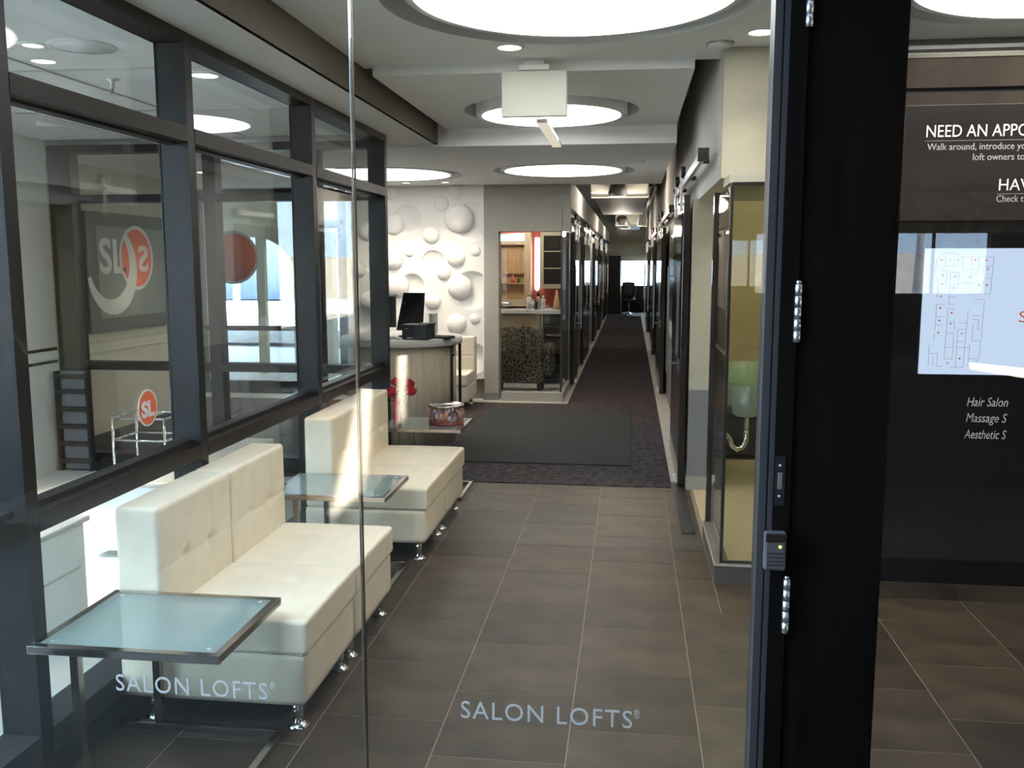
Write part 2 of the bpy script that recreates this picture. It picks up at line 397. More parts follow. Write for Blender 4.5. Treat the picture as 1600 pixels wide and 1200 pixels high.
# small ceiling fittings
def downlight(x, y, z, r, label, m='lens_warm', power=8, cone=100):
    t = thing('downlight', label, 'light', (x, y, z))
    MB().lathe([(r * .76, .012), (r * .80, -.005), (r, -.006), (r + .006, .004), (r + .006, .02), (r * .76, .02)], n=28).build('trim_ring', 'drum', t)
    MB().lathe([(0, -.003), (r * .76, -.003), (r * .76, .002), (0, .002)], n=28).build('lens', m, t)
    if power:
        l = bpy.data.lights.new('spot', 'SPOT'); l.energy = power; l.color = (1, .85, .66); l.spot_size = R(cone); l.spot_blend = .8; l.shadow_soft_size = .05
        s = link('lamp', l, t, (0, 0, -.02)); 
    return t
downlight(-.635, 4.86, 2.745, .075, 'small warm downlight beside the rim of the largest round light', power=14)
downlight(.60, 4.70, 2.745, .075, 'small warm downlight next to the dark door frame', power=14)
t = thing('smoke_detector', 'flat white disc detector on the ceiling near the door frame', 'detector', (.43, 4.93, 2.75))
MB().lathe([(0, -.022), (.05, -.022), (.062, -.014), (.065, 0), (0, 0)], n=28).build('cover', 'drum', t)
MB().lathe([(.066, -.002), (.07, -.006), (.07, 0), (.066, 0)], n=28).build('base_ring', 'duct', t)
t = thing('smoke_detector', 'tiny disc on the ceiling near the hallway round light', 'detector', (.07, 8.6, 2.56))
MB().lathe([(0, -.02), (.04, -.02), (.055, 0), (0, 0)], n=20).build('cover', 'drum', t)
t = thing('exit_sign', 'blank white hanging sign box in front of the round drum light', 'sign', (-.54, 5.18, 2.75))
MB().box(-.18, .18, -.02, .02, -.305, -.062, .006).build('sign_box', 'exit_white', t)
MB().box(-.085, .085, -.03, .03, -.060, -.032, .004).build('canopy', 'drum', t)
MB().box(-.055, .055, -.018, .018, -.034, 0).build('bracket', 'steel', t)
t = thing('reflected_strip', 'thin slanting glowing strip behind the white sign box, standing in for a reflected light', 'light', (-.585, 6.70, 2.54))  # glowing strip imitates a light reflected in the storefront glass
MB().box(-.035, .035, -.62, .62, .006, .03).build('housing', 'drum', t); MB().box(-.033, .033, -.615, .615, 0, .006).build('lens', 'reflection_glow', t)
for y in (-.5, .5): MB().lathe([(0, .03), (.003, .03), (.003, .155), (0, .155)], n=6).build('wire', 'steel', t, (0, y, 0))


# ------------------------------------------------------------------ left window wall (waiting area / vestibule)
WX0, WX1 = -1.93, -1.80
win = struct(link('window_1', None), 'dark framed glass wall behind the white sofas')
MY = [2.05, 2.50, 3.655, 5.155, 6.72]
for y in MY: box('mullion', 'frame_dark', WX0, WX1, y, y + .06, 0, 2.575, win)
for a, b in zip(MY, MY[1:]):
    y0, y1 = a + .06, b
    box('head_rail', 'frame_brown', WX0, WX1, y0, y1, 2.53, 2.575, win)
    box('transom', 'frame_brown', WX0, WX1 + .002, y0, y1, 2.14, 2.20, win)
    box('glazing_bead', 'frame_dark', -1.90, -1.85, y0, y1, 2.13, 2.14, win)
    box('sill_rail', 'frame_brown', WX0, WX1 + .002, y0, y1, .825, .885, win)
    box('glazing_bead', 'frame_dark', -1.90, -1.84, y0, y1, .885, .905, win)
    box('bottom_rail', 'steel_edge', WX0, WX1, y0, y1, .10, .185, win)
    for z0, z1 in ((.185, .825), (.905, 2.13), (2.20, 2.53)):
        box('window_pane', 'glass_window', -1.925, -1.917, y0, y1, z0, z1, win)
struct(box('baseboard_left', 'black', WX0 - .02, WX1 + .004, 2.05, 6.78, 0, .10), 'black kick plate under the window wall')
# round decal on the second pane
def ring_x(c, r0, r1, x0, x1, n=48):
    mb = MB(); vs = []; fs = []
    for x in (x0, x1):
        for r in (r0, r1):
            vs += [(x, c[0] + r * math.cos(2 * math.pi * k / n), c[1] + r * math.sin(2 * math.pi * k / n)) for k in range(n)]
    for k in range(n):
        j = (k + 1) % n
        fs += [(k, j, n + j, n + k), (2 * n + k, 3 * n + k, 3 * n + j, 2 * n + j), (k, 2 * n + k, 2 * n + j, j), (n + k, n + j, 3 * n + j, 3 * n + k)]
    return mb.add(vs, fs)
def logo(parent, x, y, z, r, name='disc'):
    MB().disc_x((y, z), r, x, x + .0015).build('logo_disc', 'orange', parent)
    ring_x((y, z), r, r * 1.09, x, x + .0018).build('logo_ring', 'logo_white', parent)
dec = thing('window_decal', 'round orange SL sticker on the window pane above the nearest sofa', 'decal', (0, 0, 0))
logo(dec, -1.9155, 3.44, 1.074, .068)
text('lettering', 'SL', .085, 'text_white', dec, (-1.9122, 3.388, 1.041), FACE_RIGHT, width=.10, offset=.004)

# ------------------------------------------------------------------ storefront glass in front of the camera
G = 2.05
sf = struct(link('window_2', None), 'butt-jointed glass storefront with frosted lettering')
pA = box('window_pane', 'glass_front', -1.80, -.6225, G - .006, G + .006, .02, 2.9, sf)
pB = box('window_pane', 'glass_front', -.6185, .297, G - .006, G + .006, .02, 2.9, sf)
text('lettering', 'SALON LOFTS', .062, 'text_frost', sf, (-.387, G - .0068, .575), FACE_CAM, width=.405, spacing=1.12, extrude=.0004)
text('lettering', '®', .03, 'text_frost', sf, (.024, G - .0068, .600), FACE_CAM, width=.013, extrude=.0004)
text('lettering', 'SALON LOFTS', .062, 'text_frost', sf, (-1.262, G - .0068, .590), FACE_CAM, width=.395, spacing=1.12, extrude=.0004)
text('lettering', '®', .03, 'text_frost', sf, (-.858, G - .0068, .615), FACE_CAM, width=.013, extrude=.0004)
box('joint_seal', 'glass_clear', -.6222, -.6188, G - .0065, G + .0065, .02, 2.9, sf)
box('glass_edge', 'steel', -.6240, -.6229, G - .0062, G + .0062, .02, 2.9, sf)
box('glass_edge', 'black', -.6181, -.6172, G - .0062, G + .0062, .02, 2.9, sf)
box('edge_channel', 'steel_edge', .286, .302, G - .02, G + .05, .0, 2.9, sf)
box('edge_gasket', 'black', .302, .307, G - .018, G + .05, .0, 2.9, sf)
box('edge_channel', 'steel_edge', .307, .316, G - .022, G + .05, .0, 2.9, sf)
box('sill_channel', 'steel_edge', -1.80, .29, G - .03, G + .03, 0, .02, sf)
struct(box('trim_2', 'wood_black', .316, .352, G - .03, G + .12, 0, 2.9), 'black door jamb between the glass storefront and the glass door')
t = thing('strike_plate', 'small metal latch plate screwed to the black door jamb', 'latch', (.3285, G - .031, 1.18))
MB().box(-.0045, .0045, -.002, .001, -.0185, .0185, .001).build('latch', 'steel', t)
MB().box(-.011, .011, -.001, .002, -.055, .055).build('plate', 'black_gloss', t)
for dz in (-.034, .034): MB().lathe([(0, -.001), (.003, -.001), (.003, .001), (0, .001)], n=10).build('screw', 'steel', t, (0, -.0015, dz)).rotation_euler = (R(90), 0, 0)
t = thing('card_reader', 'dark grey card reader with a green light on the black jamb', 'card reader', (.3225, G - .032, 1.027))
mat('reader_grey', (.045, .042, .046), .5, var=.1)
MB().box(-.024, .022, -.022, .001, -.043, .043, .005).build('housing', 'reader_grey', t)
MB().box(-.022, .020, -.024, -.021, .022, .041, .002).build('top_panel', 'frame_brown', t)
for k in range(4): MB().box(-.018, .016, -.0232, -.0215, -.004 - .009 * k, -.002 - .009 * k).build('rib', 'black', t)
MB().lathe([(0, 0), (.0032, 0), (.0028, .002), (0, .0025)], n=12).build('indicator_light', 'led_green', t, (.0085, -.0235, .012)).rotation_euler = (R(90), 0, 0)
dr = struct(link('door_1', None), 'black wooden door with a large glass panel on the right')
box('stile', 'wood_black', .353, .545, G - .024, G + .024, .01, 2.42, dr)
box('stile', 'wood_black', 1.36, 1.52, G - .024, G + .024, .01, 2.42, dr)
box('top_rail', 'wood_black', .545, 1.36, G - .024, G + .024, 2.27, 2.42, dr)
box('bottom_rail', 'wood_black', .545, 1.36, G - .024, G + .024, .01, .27, dr)
box('glass_bead', 'frame_brown', .545, .552, G - .018, G + .018, .27, 2.27, dr)
box('door_pane', 'glass_front', .552, 1.355, G - .004, G + .004, .27, 2.27, dr)
def hinge(z, m):
    h = link('hinge', None, dr, (.3525, G - .031, z))
    for k in range(5):
        MB().lathe([(0, 0), (.0075, 0), (.0075, .0235), (0, .0235)], (0, 0, -.062 + .0248 * k), n=14).build('knuckle', m, h)
    MB().lathe([(0, 0), (.005, 0), (.0055, .005), (0, .007)], (0, 0, .062), n=12).build('pin_tip', m, h)
mat('hinge_steel', (.50, .50, .51), .4, metal=1, var=.1, scale=30)
for z in (.25, .898, 1.545, 2.19): hinge(z, 'hinge_steel')
struct(box('trim_3', 'wood_black', -1.95, 3.2, G - .06, G + .1, 2.9, 3.6), 'header above the glass storefront')
struct(box('trim_3', 'wood_black', 1.52, 3.2, G - .03, G + .1, 0, 2.9), 'black wall beside the glass door outside the view')
struct(box('trim_3', 'wood_black', .352, 1.52, G - .03, G + .1, 2.425, 2.9), 'black panel above the glass door')
struct(box('wall_left', 'frame_dark', -1.95, -1.80, G - .05, G + .05, 0, 2.9), 'end post of the storefront')

# ------------------------------------------------------------------ directory wall on the right
struct(box('wall_right', 'panel_black', .93, 3.2, 4.62, 4.75, .08, 2.36), 'black panelled directory wall')
tr = struct(link('baseboard_right', None), 'dark tile skirting under the directory wall')
for a, b in ((.93, 1.172), (1.172, 1.627), (1.627, 2.082), (2.082, 2.537), (2.537, 3.2)):
    box('tile', 'tile', a + .001, b - .001, 4.605, 4.64, 0, .08, tr)
struct(box('trim_4', 'panel_brown', .93, 3.2, 4.60, 4.72, 2.36, 2.425), 'bronze strip under the black groove of the directory wall')
struct(box('trim_4', 'black', .93, 3.2, 4.64, 4.75, 2.425, 2.452), 'black groove above the directory sign')
struct(box('trim_4', 'panel_brown', .93, 3.2, 4.605, 4.75, 2.452, 2.585), 'brown metal fascia above the directory sign')
struct(box('trim_4', 'soffit_dark', .93, 3.2, 4.60, 5.1, 2.585, 2.60), 'ledge above the brown fascia')
struct(box('wall_right', 'soffit_dark', .93, 3.2, 4.98, 5.12, 2.6, 2.76), 'dark wall strip under the ceiling')
for z in (2.665, 2.70): struct(box('trim_4', 'soffit_white', .93, 3.2, 4.965, 4.985, z, z + .018), 'thin ceiling moulding over the directory wall at %d millimetres' % (z * 1000))
ds = thing('directory_sign', 'brown-black directory board with white lettering and a floor plan screen', 'sign', (0, 0, 0))
DY = 4.585
MB().box(1.245, 2.9, DY, 4.62, 1.845, 2.372, .003).build('upper_board', 'panel_sign', ds)
MB().box(1.225, 2.9, DY + .012, 4.62, .16, 1.845).build('lower_board', 'panel_black', ds)
text('lettering', 'NEED AN APPO', .078, 'text_white', ds, (1.340, DY - .001, 2.227), FACE_CAM, width=.447, spacing=1.0, extrude=.0008)
text('lettering', 'Walk around, introduce yo', .044, 'text_grey', ds, (1.352, DY - .001, 2.168), FACE_CAM, width=.43)
text('lettering', 'loft owners to', .044, 'text_grey', ds, (1.553, DY - .001, 2.120), FACE_CAM, width=.225)
text('lettering', 'HAV', .076, 'text_white', ds, (1.672, DY - .001, 1.982), FACE_CAM, width=.135)
text('lettering', 'Check t', .044, 'text_grey', ds, (1.668, DY - .001, 1.930), FACE_CAM, width=.118)
for z, s, wd in ((.972, 'Hair Salon', .185), (.895, 'Massage S', .185), (.815, 'Aesthetic S', .190)):
    text('lettering', s, .062, 'text_grey', ds, (1.600, DY + .011, z), FACE_CAM, width=wd, shear=.22)
box('rule_line', 'text_grey', 1.34, 2.1, DY - .0008, DY, 2.209, 2.2105, ds)
box('rule_line', 'text_grey', 1.67, 2.1, DY - .0008, DY, 1.966, 1.9675, ds)
scr = box('screen', 'screen_light', 1.372, 2.45, DY - .004, DY + .02, 1.125, 1.718, ds)
plan = MB(); SX0, SZ1 = 1.372, 1.718
PU = 1.372 / 1.372
def P(px, py):          # the plan's own grid: 1043 x 1200 units over the left 0.43 m of the screen
    return 1.372 + (px - 245) / 1043 * .512 + (py - 95) / 1200 * .025, 1.718 - (py - 95) / 1008 * .593
def ln(a, b, wd=.0013):
    (x0, z0), (x1, z1) = P(*a), P(*b); plan.bar((x0, DY - .0045, z0), (x1, DY - .0045, z1), wd, wd)
for poly in ([(335, 250), (345, 185), (400, 133), (525, 133), (570, 165), (860, 165), (838, 455), (650, 455)], [(335, 250), (335, 310), (365, 342)], [(375, 272), (440, 272), (430, 405)],
             [(360, 445), (430, 445)], [(350, 540), (425, 540)], [(345, 638), (418, 638)], [(340, 705), (408, 705)], [(365, 345), (355, 495)], [(352, 540), (340, 745)], [(335, 770), (335, 830)],
             [(425, 133), (418, 238), (585, 238), (590, 262), (655, 262), (660, 165)], [(502, 133), (500, 238)], [(580, 165), (575, 238)], [(730, 165), (722, 262), (655, 262)],
             [(765, 240), (855, 240)], [(765, 240), (760, 295)], [(795, 332), (848, 332)], [(768, 350), (762, 455)], [(475, 285), (550, 285), (540, 420)], [(475, 285), (462, 540), (520, 540)],
             [(470, 382), (545, 382)], [(466, 480), (535, 480)], [(455, 575), (520, 575)], [(455, 575), (445, 770), (515, 770), (505, 978), (430, 978), (445, 770)], [(450, 675), (520, 675), (520, 740)],
             [(437, 885), (505, 885)], [(640, 580), (605, 1045), (535, 1045), (550, 738), (628, 738)], [(545, 835), (620, 835)], [(540, 885), (665, 885)], [(555, 685), (632, 685)], [(690, 498), (785, 498), (765, 830), (680, 830), (690, 690)],
             [(680, 660), (740, 660), (732, 738), (770, 738)], [(685, 628), (778, 628)], [(665, 860), (655, 975), (750, 975), (760, 830)], [(655, 975), (650, 1035), (722, 1035), (728, 980)],
             [(300, 935), (370, 935), (365, 1040), (415, 1040)], [(290, 870), (285, 1035)], [(330, 960), (328, 1040)], [(490, 1045), (605, 1045)], [(580, 370), (670, 370)], [(650, 300), (725, 300)]):
    for a, b in zip(poly, poly[1:]): ln(a, b)
plan.build('floor_plan_lines', 'line_ink', ds)
for k, (px, py, on) in enumerate([(385, 188, 1), (463, 188, 0), (540, 188, 0), (693, 188, 1), (793, 188, 1), (805, 256, 1), (803, 384, 1), (404, 307, 0), (397, 377, 0), (391, 475, 0), (386, 568, 1), (379, 668, 1), (372, 766, 1),
                     (511, 318, 0), (504, 408, 0), (652, 322, 0), (732, 384, 0), (489, 606, 1), (484, 693, 0), (589, 771, 0), (573, 972, 1), (463, 1012, 0)]):
    x, z = P(px, py)
    MB().lathe([(.0028 if not on else 0, 0), (.0050, 0), (.0050, .0012), (.0028 if not on else 0, .0012)], n=14).build('plan_dot', 'orange' if on else 'line_ink', ds, (x, DY - .0045, z)).rotation_euler = (R(90), 0, 0)
text('lettering', 'S', .075, 'orange', ds, (1.80, DY - .0052, 1.375), FACE_CAM, width=.035)

# ------------------------------------------------------------------ white modular chairs (two pairs)
def tuft_back(p):
    if p.x > .03:
        for y in (-.10, .10):
            d2 = (p.y - y) ** 2 + (p.z - .03) ** 2
            p.x -= .022 * math.exp(-d2 / .0010) + .0035 * math.exp(-(p.y - y) ** 2 / .00012) * (abs(p.z) < .2)
        p.x -= .0045 * math.exp(-(p.z - .03) ** 2 / .00010)
        p.x += .010 * math.cos(p.y * 5) * math.cos(p.z * 5)
    return p
def tuft_seat(p):
    if p.z > .02:
        p.z += .014 * math.cos(p.x * 5.2) * math.cos(p.y * 4.8)
        for x in (-.09, .09):
            for y in (-.10, .10): p.z -= .018 * math.exp(-((p.x - x) ** 2 + (p.y - y) ** 2) / .0011)
    return p
CW = .297
def make_chair():
    t = thing('lounge_chair', '', 'chair')
    b = rbox(.343, CW, .095, .013, 8); b.build('base', 'leather', t, (-.013, 0, .195))
    s = rbox(.268, CW, .0625, .016, 48, tuft_seat).build('seat', 'leather', t, (.073, 0, .352))
    bk = rbox(.082, CW, .255, .018, 64, tuft_back).build('backrest', 'leather', t, (-.268, 0, .545))
    sd = .082 * 1.0
    for y in (-.10, .10): MB().lathe([(0, .004), (.006, .003), (.008, 0), (0, 0)], n=12).build('button', 'leather', bk, (.052, y, .03)).rotation_euler = (0, R(90), 0)
    MB().box(-.10, .325, -CW + .004, CW - .004, -.002, .002).build('seam', 'stitch', t, (0, 0, .2905))
    leg = MB().lathe([(0, .10), (.020, .10), (.020, .016), (0, .016)], n=16).mesh('leg', 'chrome')
    foot = MB().lathe([(0, 0), (.040, 0), (.040, .004), (.024, .012), (.018, .020), (0, .020)], n=22).mesh('foot', 'chrome')
    for x in (-.27, .28):
        for y in (-.235, .235): link('foot', foot, link('leg', leg, t, (x, y, 0)))
    return t
chair0 = make_chair()
CX = -1.44
spots = [((CX, 3.243, 0), 0, 'white tufted leather armless chair nearest the camera behind the front glass table'),
         ((CX, 3.843, 0), 0, 'white tufted leather armless chair second from the front, beside the middle glass table'),
         ((CX, 5.155, 0), 0, 'white tufted leather armless chair just behind the middle glass table'),
         ((CX, 5.755, 0), 0, 'white tufted leather armless chair beside the table with the roses'),
         ((-2.08, 10.32, .006), R(-90), 'white leather chair against the bubble wall behind the reception desk')]
for k, (loc, rz, lab) in enumerate(spots):
    o = chair0 if k == 0 else copy_tree(chair0)
    o.location = loc; o.rotation_euler = (0, 0, rz); o['label'] = lab; o['group'] = 'white lounge chairs'

# ------------------------------------------------------------------ glass side tables
def make_table():
    t = thing('side_table', '', 'table'); B = .026
    hx, hy, z1 = .305, .245, .505
    for x0, x1, y0, y1 in ((-hx, hx, -hy, -hy + B), (-hx, hx, hy - B, hy), (-hx, -hx + B, -hy + B, hy - B), (hx - B, hx, -hy + B, hy - B)):
        MB().box(x0, x1, y0, y1, z1 - B, z1, .002).build('top_rail', 'table_metal', t)
    gl = MB().box(-hx + B, hx - B, -hy + B, hy - B, z1 - .009, z1 - .001).build('glass_top', 'glass_frost', t)
    for sx in (-1, 1):
        for sy in (-1, 1):
            MB().lathe([(0, 0), (.008, 0), (.007, .0015), (0, .002)], n=14).build('glass_pad', 'steel', gl, (sx * (hx - .055), sy * (hy - .05), z1 - .0012))
    for y in (-hy + B / 2, hy - B / 2): MB().box(-.155 - B / 2, -.155 + B / 2, y - B / 2, y + B / 2, B, z1 - B).build('post', 'table_metal', t)
    for x0, x1, y0, y1 in ((-hx, hx, -hy, -hy + B), (-hx, hx, hy - B, hy), (hx - B, hx, -hy + B, hy - B)):
        MB().box(x0, x1, y0, y1, 0, B, .002).build('base_rail', 'table_metal', t)
    MB().box(-hx, hx, -.012, .012, z1 - .03, z1 - .012).build('cross_bar', 'table_metal', t) if False else None
    return t
tab0 = make_table()
for k, (x, y, lab) in enumerate([(-1.485, 2.69, 'low metal framed frosted glass side table nearest the camera'), (-1.485, 4.545, 'low frosted glass side table between the two pairs of white chairs'),
                                 (-1.455, 6.435, 'low frosted glass side table carrying the roses and the round tin')]):
    o = tab0 if k == 0 else copy_tree(tab0)
    o.location = (x, y, 0); o['label'] = lab; o['group'] = 'glass side tables'
# round printed tin with lid, red vase of roses on the far table
t = thing('cookie_tin', 'round printed tin with a clear lid on the far glass table', 'tin', (-1.30, 6.43, .505))
MB().lathe([(0, .001), (.124, .001), (.127, .004), (.127, .024), (.0, .024)], n=44).build('bottom_band', 'tin_red', t)
MB().lathe([(0, .024), (.126, .024), (.126, .128), (0, .128)], n=44).build('printed_side', 'tin_print', t)
MB().lathe([(.0, .134), (.112, .134), (.122, .142), (.131, .140), (.131, .124), (.1265, .124)], n=44).build('lid', 'table_metal', t)
v = thing('rose_vase', 'red glass vase of red roses on the far glass table', 'vase', (-1.68, 6.50, .505))
MB().lathe([(0, 0), (.026, 0), (.028, .02), (.030, .17), (.027, .17), (.025, .02), (0, .012)], n=24).build('vase', 'glass_red', v)
def rose(name, c, r):
    mb = MB(); c = Vector(c)
    for ring, (n, rad, tilt) in enumerate(((3, .25, .1), (4, .5, .35), (5, .78, .7), (6, 1.0, 1.1))):
        for k in range(n):
            a = 2 * math.pi * (k + ring * .37) / n
            d = Vector((math.cos(a), math.sin(a), 0)); s = Vector((-d.y, d.x, 0)); u = Vector((0, 0, 1))
            vs = []
            for i in range(5):
                f = i / 4; rr = rad * r * (.45 + .55 * math.sin(f * 1.5)) * (1 + .15 * tilt * f); zz = r * (-.75 + (1.6 - .6 * tilt) * f)
                wd = r * (.55 + .25 * rad) * math.sin(math.pi * (.18 + .70 * f))
                for j in (-1, -.4, .4, 1): vs.append(c + d * (rr - abs(j) ** 2 * rr * .28) + s * wd * j + u * zz)
            mb.add(vs, [(i * 4 + j, i * 4 + j + 1, (i + 1) * 4 + j + 1, (i + 1) * 4 + j) for i in range(4) for j in range(3)], True)
    return mb
for c, r in (((-.035, -.02, .215), .036), ((.02, .03, .27), .033), ((.10, 0, .225), .034), ((.085, .03, .275), .030), ((-.005, .0, .29), .028)):
    b = rose('r', c, r * 1.35).build('rose_bloom', 'red_rose', v)
    MB().tube([(c[0] * .15, c[1] * .15, .02), (c[0] * .4, c[1] * .4, .13), (c[0], c[1], c[2] - r * .6)], .003, 6).build('stem', 'leaf', b)
for k in range(16):
    a = k * 2.4; rr = .03 + .05 * ((k * 7) % 5) / 5; z = .13 + .10 * ((k * 3) % 7) / 7
    c = Vector((rr * math.cos(a) - .01, rr * math.sin(a), z)); d = Vector((math.cos(a), math.sin(a), .3)).normalized(); s = Vector((-d.y, d.x, 0)).normalized()
    MB().add([c, c + d * .018 + s * .012 + Vector((0, 0, .004)), c + d * .04, c + d * .018 - s * .012 + Vector((0, 0, .004)), c + d * .018 - Vector((0, 0, .003))], [(0, 1, 4), (1, 2, 4), (2, 3, 4), (3, 0, 4)]).build('leaf', 'leaf', v)
MB().tube([(.01, 0, .1), (.03, 0, .25), (.055, 0, .36), (.068, 0, .40)], .0025, 6).build('bud_stem', 'stem_grey', v)
MB().lathe([(0, 0), (.010, .006), (.013, .018), (.008, .028), (0, .03)], n=12).build('bud', 'stem_grey', v, (.066, 0, .39))

# ------------------------------------------------------------------ reception desk and what stands on it
DC = (-2.10, 8.35)
dk = thing('reception_desk', 'curved pale wood reception desk with a cream counter', 'desk', (DC[0], DC[1], .006))
MB().lathe([(0, .0), (.49, .0), (.49, .07), (.50, .07), (.50, .905), (0, .905)], n=64).build('curved_front', 'wood_pale', dk)
MB().lathe([(0, .905), (.545, .905), (.56, .915), (.56, .968), (.552, .976), (0, .976)], n=64).build('counter', 'counter_top', dk)
for a in (-20, 8): 
    x, y = .535 * math.cos(R(a)), .535 * math.sin(R(a)); MB().box(x - .012, x + .012, y - .012, y + .012, .35, .905).build('support_post', 'frame_dark', dk)
MB().bar((.50, -.19, .82), (.53, -.18, .82), .02).build('bracket', 'frame_dark', dk)
ZT = .9825
t = thing('monitor', 'black computer monitor standing at the window end of the desk', 'monitor', (-2.33, 8.20, ZT), R(8))
MB().box(-.01, .175, -.012, .012, .07, .32, .003).build('screen_body', 'black', t); MB().box(.008, .15, -.0135, -.0115, .085, .315).build('screen', 'panel_sign', t)
MB().box(-.02, .19, -.014, .014, .305, .322, .003).build('top_bezel', 'duct', t)
MB().lathe([(0, 0), (.08, 0), (.08, .006), (.015, .012), (.012, .09), (0, .09)], n=20).build('stand', 'steel', t, (.08, .02, 0))
t.scale = (1.2, 1.2, 1.2)
t = thing('monitor', 'tilted black monitor seen from behind next to the printer', 'monitor', (-2.05, 8.19, ZT), R(-18))
MB().add([(-.05, -.015, .05), (.13, .05, .05), (.10, .14, .33), (-.06, .11, .33), (-.05, .02, .05), (.13, .075, .05), (.10, .165, .33), (-.06, .135, .33)],
         [(0, 1, 2, 3), (7, 6, 5, 4), (0, 4, 5, 1), (1, 5, 6, 2), (2, 6, 7, 3), (3, 7, 4, 0)]).build('screen_body', 'black_gloss', t)
MB().lathe([(0, 0), (.09, 0), (.09, .008), (.02, .014), (.018, .09), (0, .09)], n=20).build('stand', 'black', t, (.03, .05, 0))
t.scale = (1.2, 1.2, 1.2)
t = thing('receipt_printer', 'small black receipt printer at the front edge of the desk', 'printer', (-1.85, 7.96, ZT), R(-12))
MB().box(-.125, .115, -.085, .10, 0, .135, .008).build('body', 'black', t)
MB().box(-.12, .0, -.088, -.084, .045, .12, .002).build('front_panel', 'frame_dark', t)
MB().box(.02, .125, -.06, .10, .128, .145, .006).build('lid', 'black', t)
MB().box(-.07, -.02, -.0895, -.087, .012, .02).build('label_strip', 'steel', t)
MB().box(-.085, -.062, -.0893, -.087, .094, .099).build('maker_mark', 'steel', t)
t = thing('keyboard', 'dark keyboard lying behind the printer on the desk', 'keyboard', (-1.72, 8.12, ZT), R(-25))
MB().box(-.10, .16, -.06, .06, 0, .018, .004).build('body', 'black', t)
for r_ in range(3): MB().box(-.09, .15, -.045 + .034 * r_, -.018 + .034 * r_, .018, .023).build('key_row', 'frame_dark', t)
t = tag(MB().box(-.11, .09, -.07, .08, 0, .012, .002).build('paper_stack', 'paper', None, (-2.10, 7.96, ZT)), 'stack of white papers on the desk beside the printer', 'papers'); t.rotation_euler[2] = R(20)
t = tag(MB().box(-.055, .055, -.002, .002, 0, .11, .0008).build('card_holder', 'glass_clear', None, (-2.22, 7.90, ZT)), 'clear acrylic card holder leaning at the front of the desk', 'card holder'); t.rotation_euler = (R(-20), 0, R(-12))
tag(MB().tube([(-2.08, 7.85, ZT + .006), (-2.05, 7.865, ZT + .02), (-2.02, 7.85, ZT + .006), (-1.99, 7.845, ZT + .006)], .004, 6).build('cable', 'black'), 'black cable curled beside the receipt printer', 'cable')
t = thing('letter_tray', 'smoky plastic tray behind the tilted monitor', 'tray', (-1.90, 8.50, ZT), R(-10))
MB().box(-.09, .09, -.06, .06, 0, .006).build('bottom', 'glass_clear', t); MB().box(.05, .09, -.06, .06, .006, .20, .002).build('side', 'duct', t); MB().box(-.09, .05, .054, .06, .006, .2).build('back', 'glass_clear', t)

# ------------------------------------------------------------------ bubble relief wall and the wall beside it
bw = thing('bubble_wall_panel', 'white relief wall panel covered in domes and dishes behind the reception desk', 'wall panel', (0, 0, 0))
BX0, BX1, BZ0, BZ1, BY = -3.42, -1.748, .27, 2.56, 10.93
def bpx(px, py, pr_):     # position read off the wall's own layout grid (7.98 mm per unit, unit grid origin at 755, 590)
    return -1.752 - (755 - px) * .00782, .275 + (590 - py) * .00762, pr_ * .0078
domes = [bpx(*a) for a in ((692, 318, 12), (718, 341, 22), (676, 366, 14), (641, 393, 8), (744, 391, 9), (714, 401, 15), (695, 425, 12), (719, 447, 19), (677, 469, 14), (714, 505, 16), (743, 497, 9),
                            (714, 299, 12), (613, 301, 11), (617, 350, 16), (615, 404, 17), (620, 445, 19), (575, 360, 15), (577, 470, 16), (560, 420, 13), (640, 520, 17), (590, 520, 12), (690, 555, 14), (650, 560, 9), (570, 560, 15), (590, 320, 9))]
dishes = [bpx(*a) for a in ((738, 346, 29), (678, 409, 19), (738, 452, 29), (644, 447, 20), (638, 342, 22), (590, 405, 22), (560, 500, 20), (738, 560, 24), (620, 575, 20), (575, 310, 16))]
nx, nz = 170, 220; vs = []; fs = []
for j in range(nz + 1):
    for i in range(nx + 1):
        x = BX0 + (BX1 - BX0) * i / nx; z = BZ0 + (BZ1 - BZ0) * j / nz; d = 0
        for cx, cz, r in dishes:
            q = ((x - cx) ** 2 + (z - cz) ** 2) / (r * r)
            if q < 1: d = max(d, .24 * r * (1 - q) + .008 * min(1, (1 - q) * 12))
        vs.append((x, BY + d, z))
for j in range(nz):
    for i in range(nx):
        a = j * (nx + 1) + i; fs.append((a, a + 1, a + nx + 2, a + nx + 1))
MB().add(vs, fs, True).build('relief', 'plaster', bw)
MB().box(BX0, BX1, BY + .10, BY + .14, BZ0, BZ1).build('backing', 'plaster', bw)
MB().box(BX1 - .002, BX1 + .012, BY - .004, BY + .14, BZ0, BZ1).build('edge_trim', 'white_paint', bw); MB().box(BX0, BX1, BY - .004, BY + .14, BZ0 - .012, BZ0).build('edge_trim', 'white_paint', bw)
dome = MB(); dome.lathe([(math.sin(a) * 1.0, -math.cos(a)) for a in [R(90 - k * 9) for k in range(10)]] + [(0, -1)], n=28)
dm = dome.mesh('dome', 'plaster')
for cx, cz, r in domes:
    o = link('dome', dm, bw, (cx, BY + .012, cz)); o.scale = (r, r, r * .55); o.rotation_euler = (R(-90), 0, 0)
struct(box('wall_back', 'wall_grey', -3.45, -1.735, 11.02, 11.12, 0, 2.8), 'grey wall behind the bubble panel')
struct(box('wall_back', 'wall_grey', -1.735, -1.56, 10.92, 11.12, 0, 2.56), 'grey wall pier beside the bubble panel')
struct(box('wall_back', 'wall_grey', -1.56, -.715, 10.92, 11.12, 2.02, 2.56), 'grey wall above the glazed salon corner')
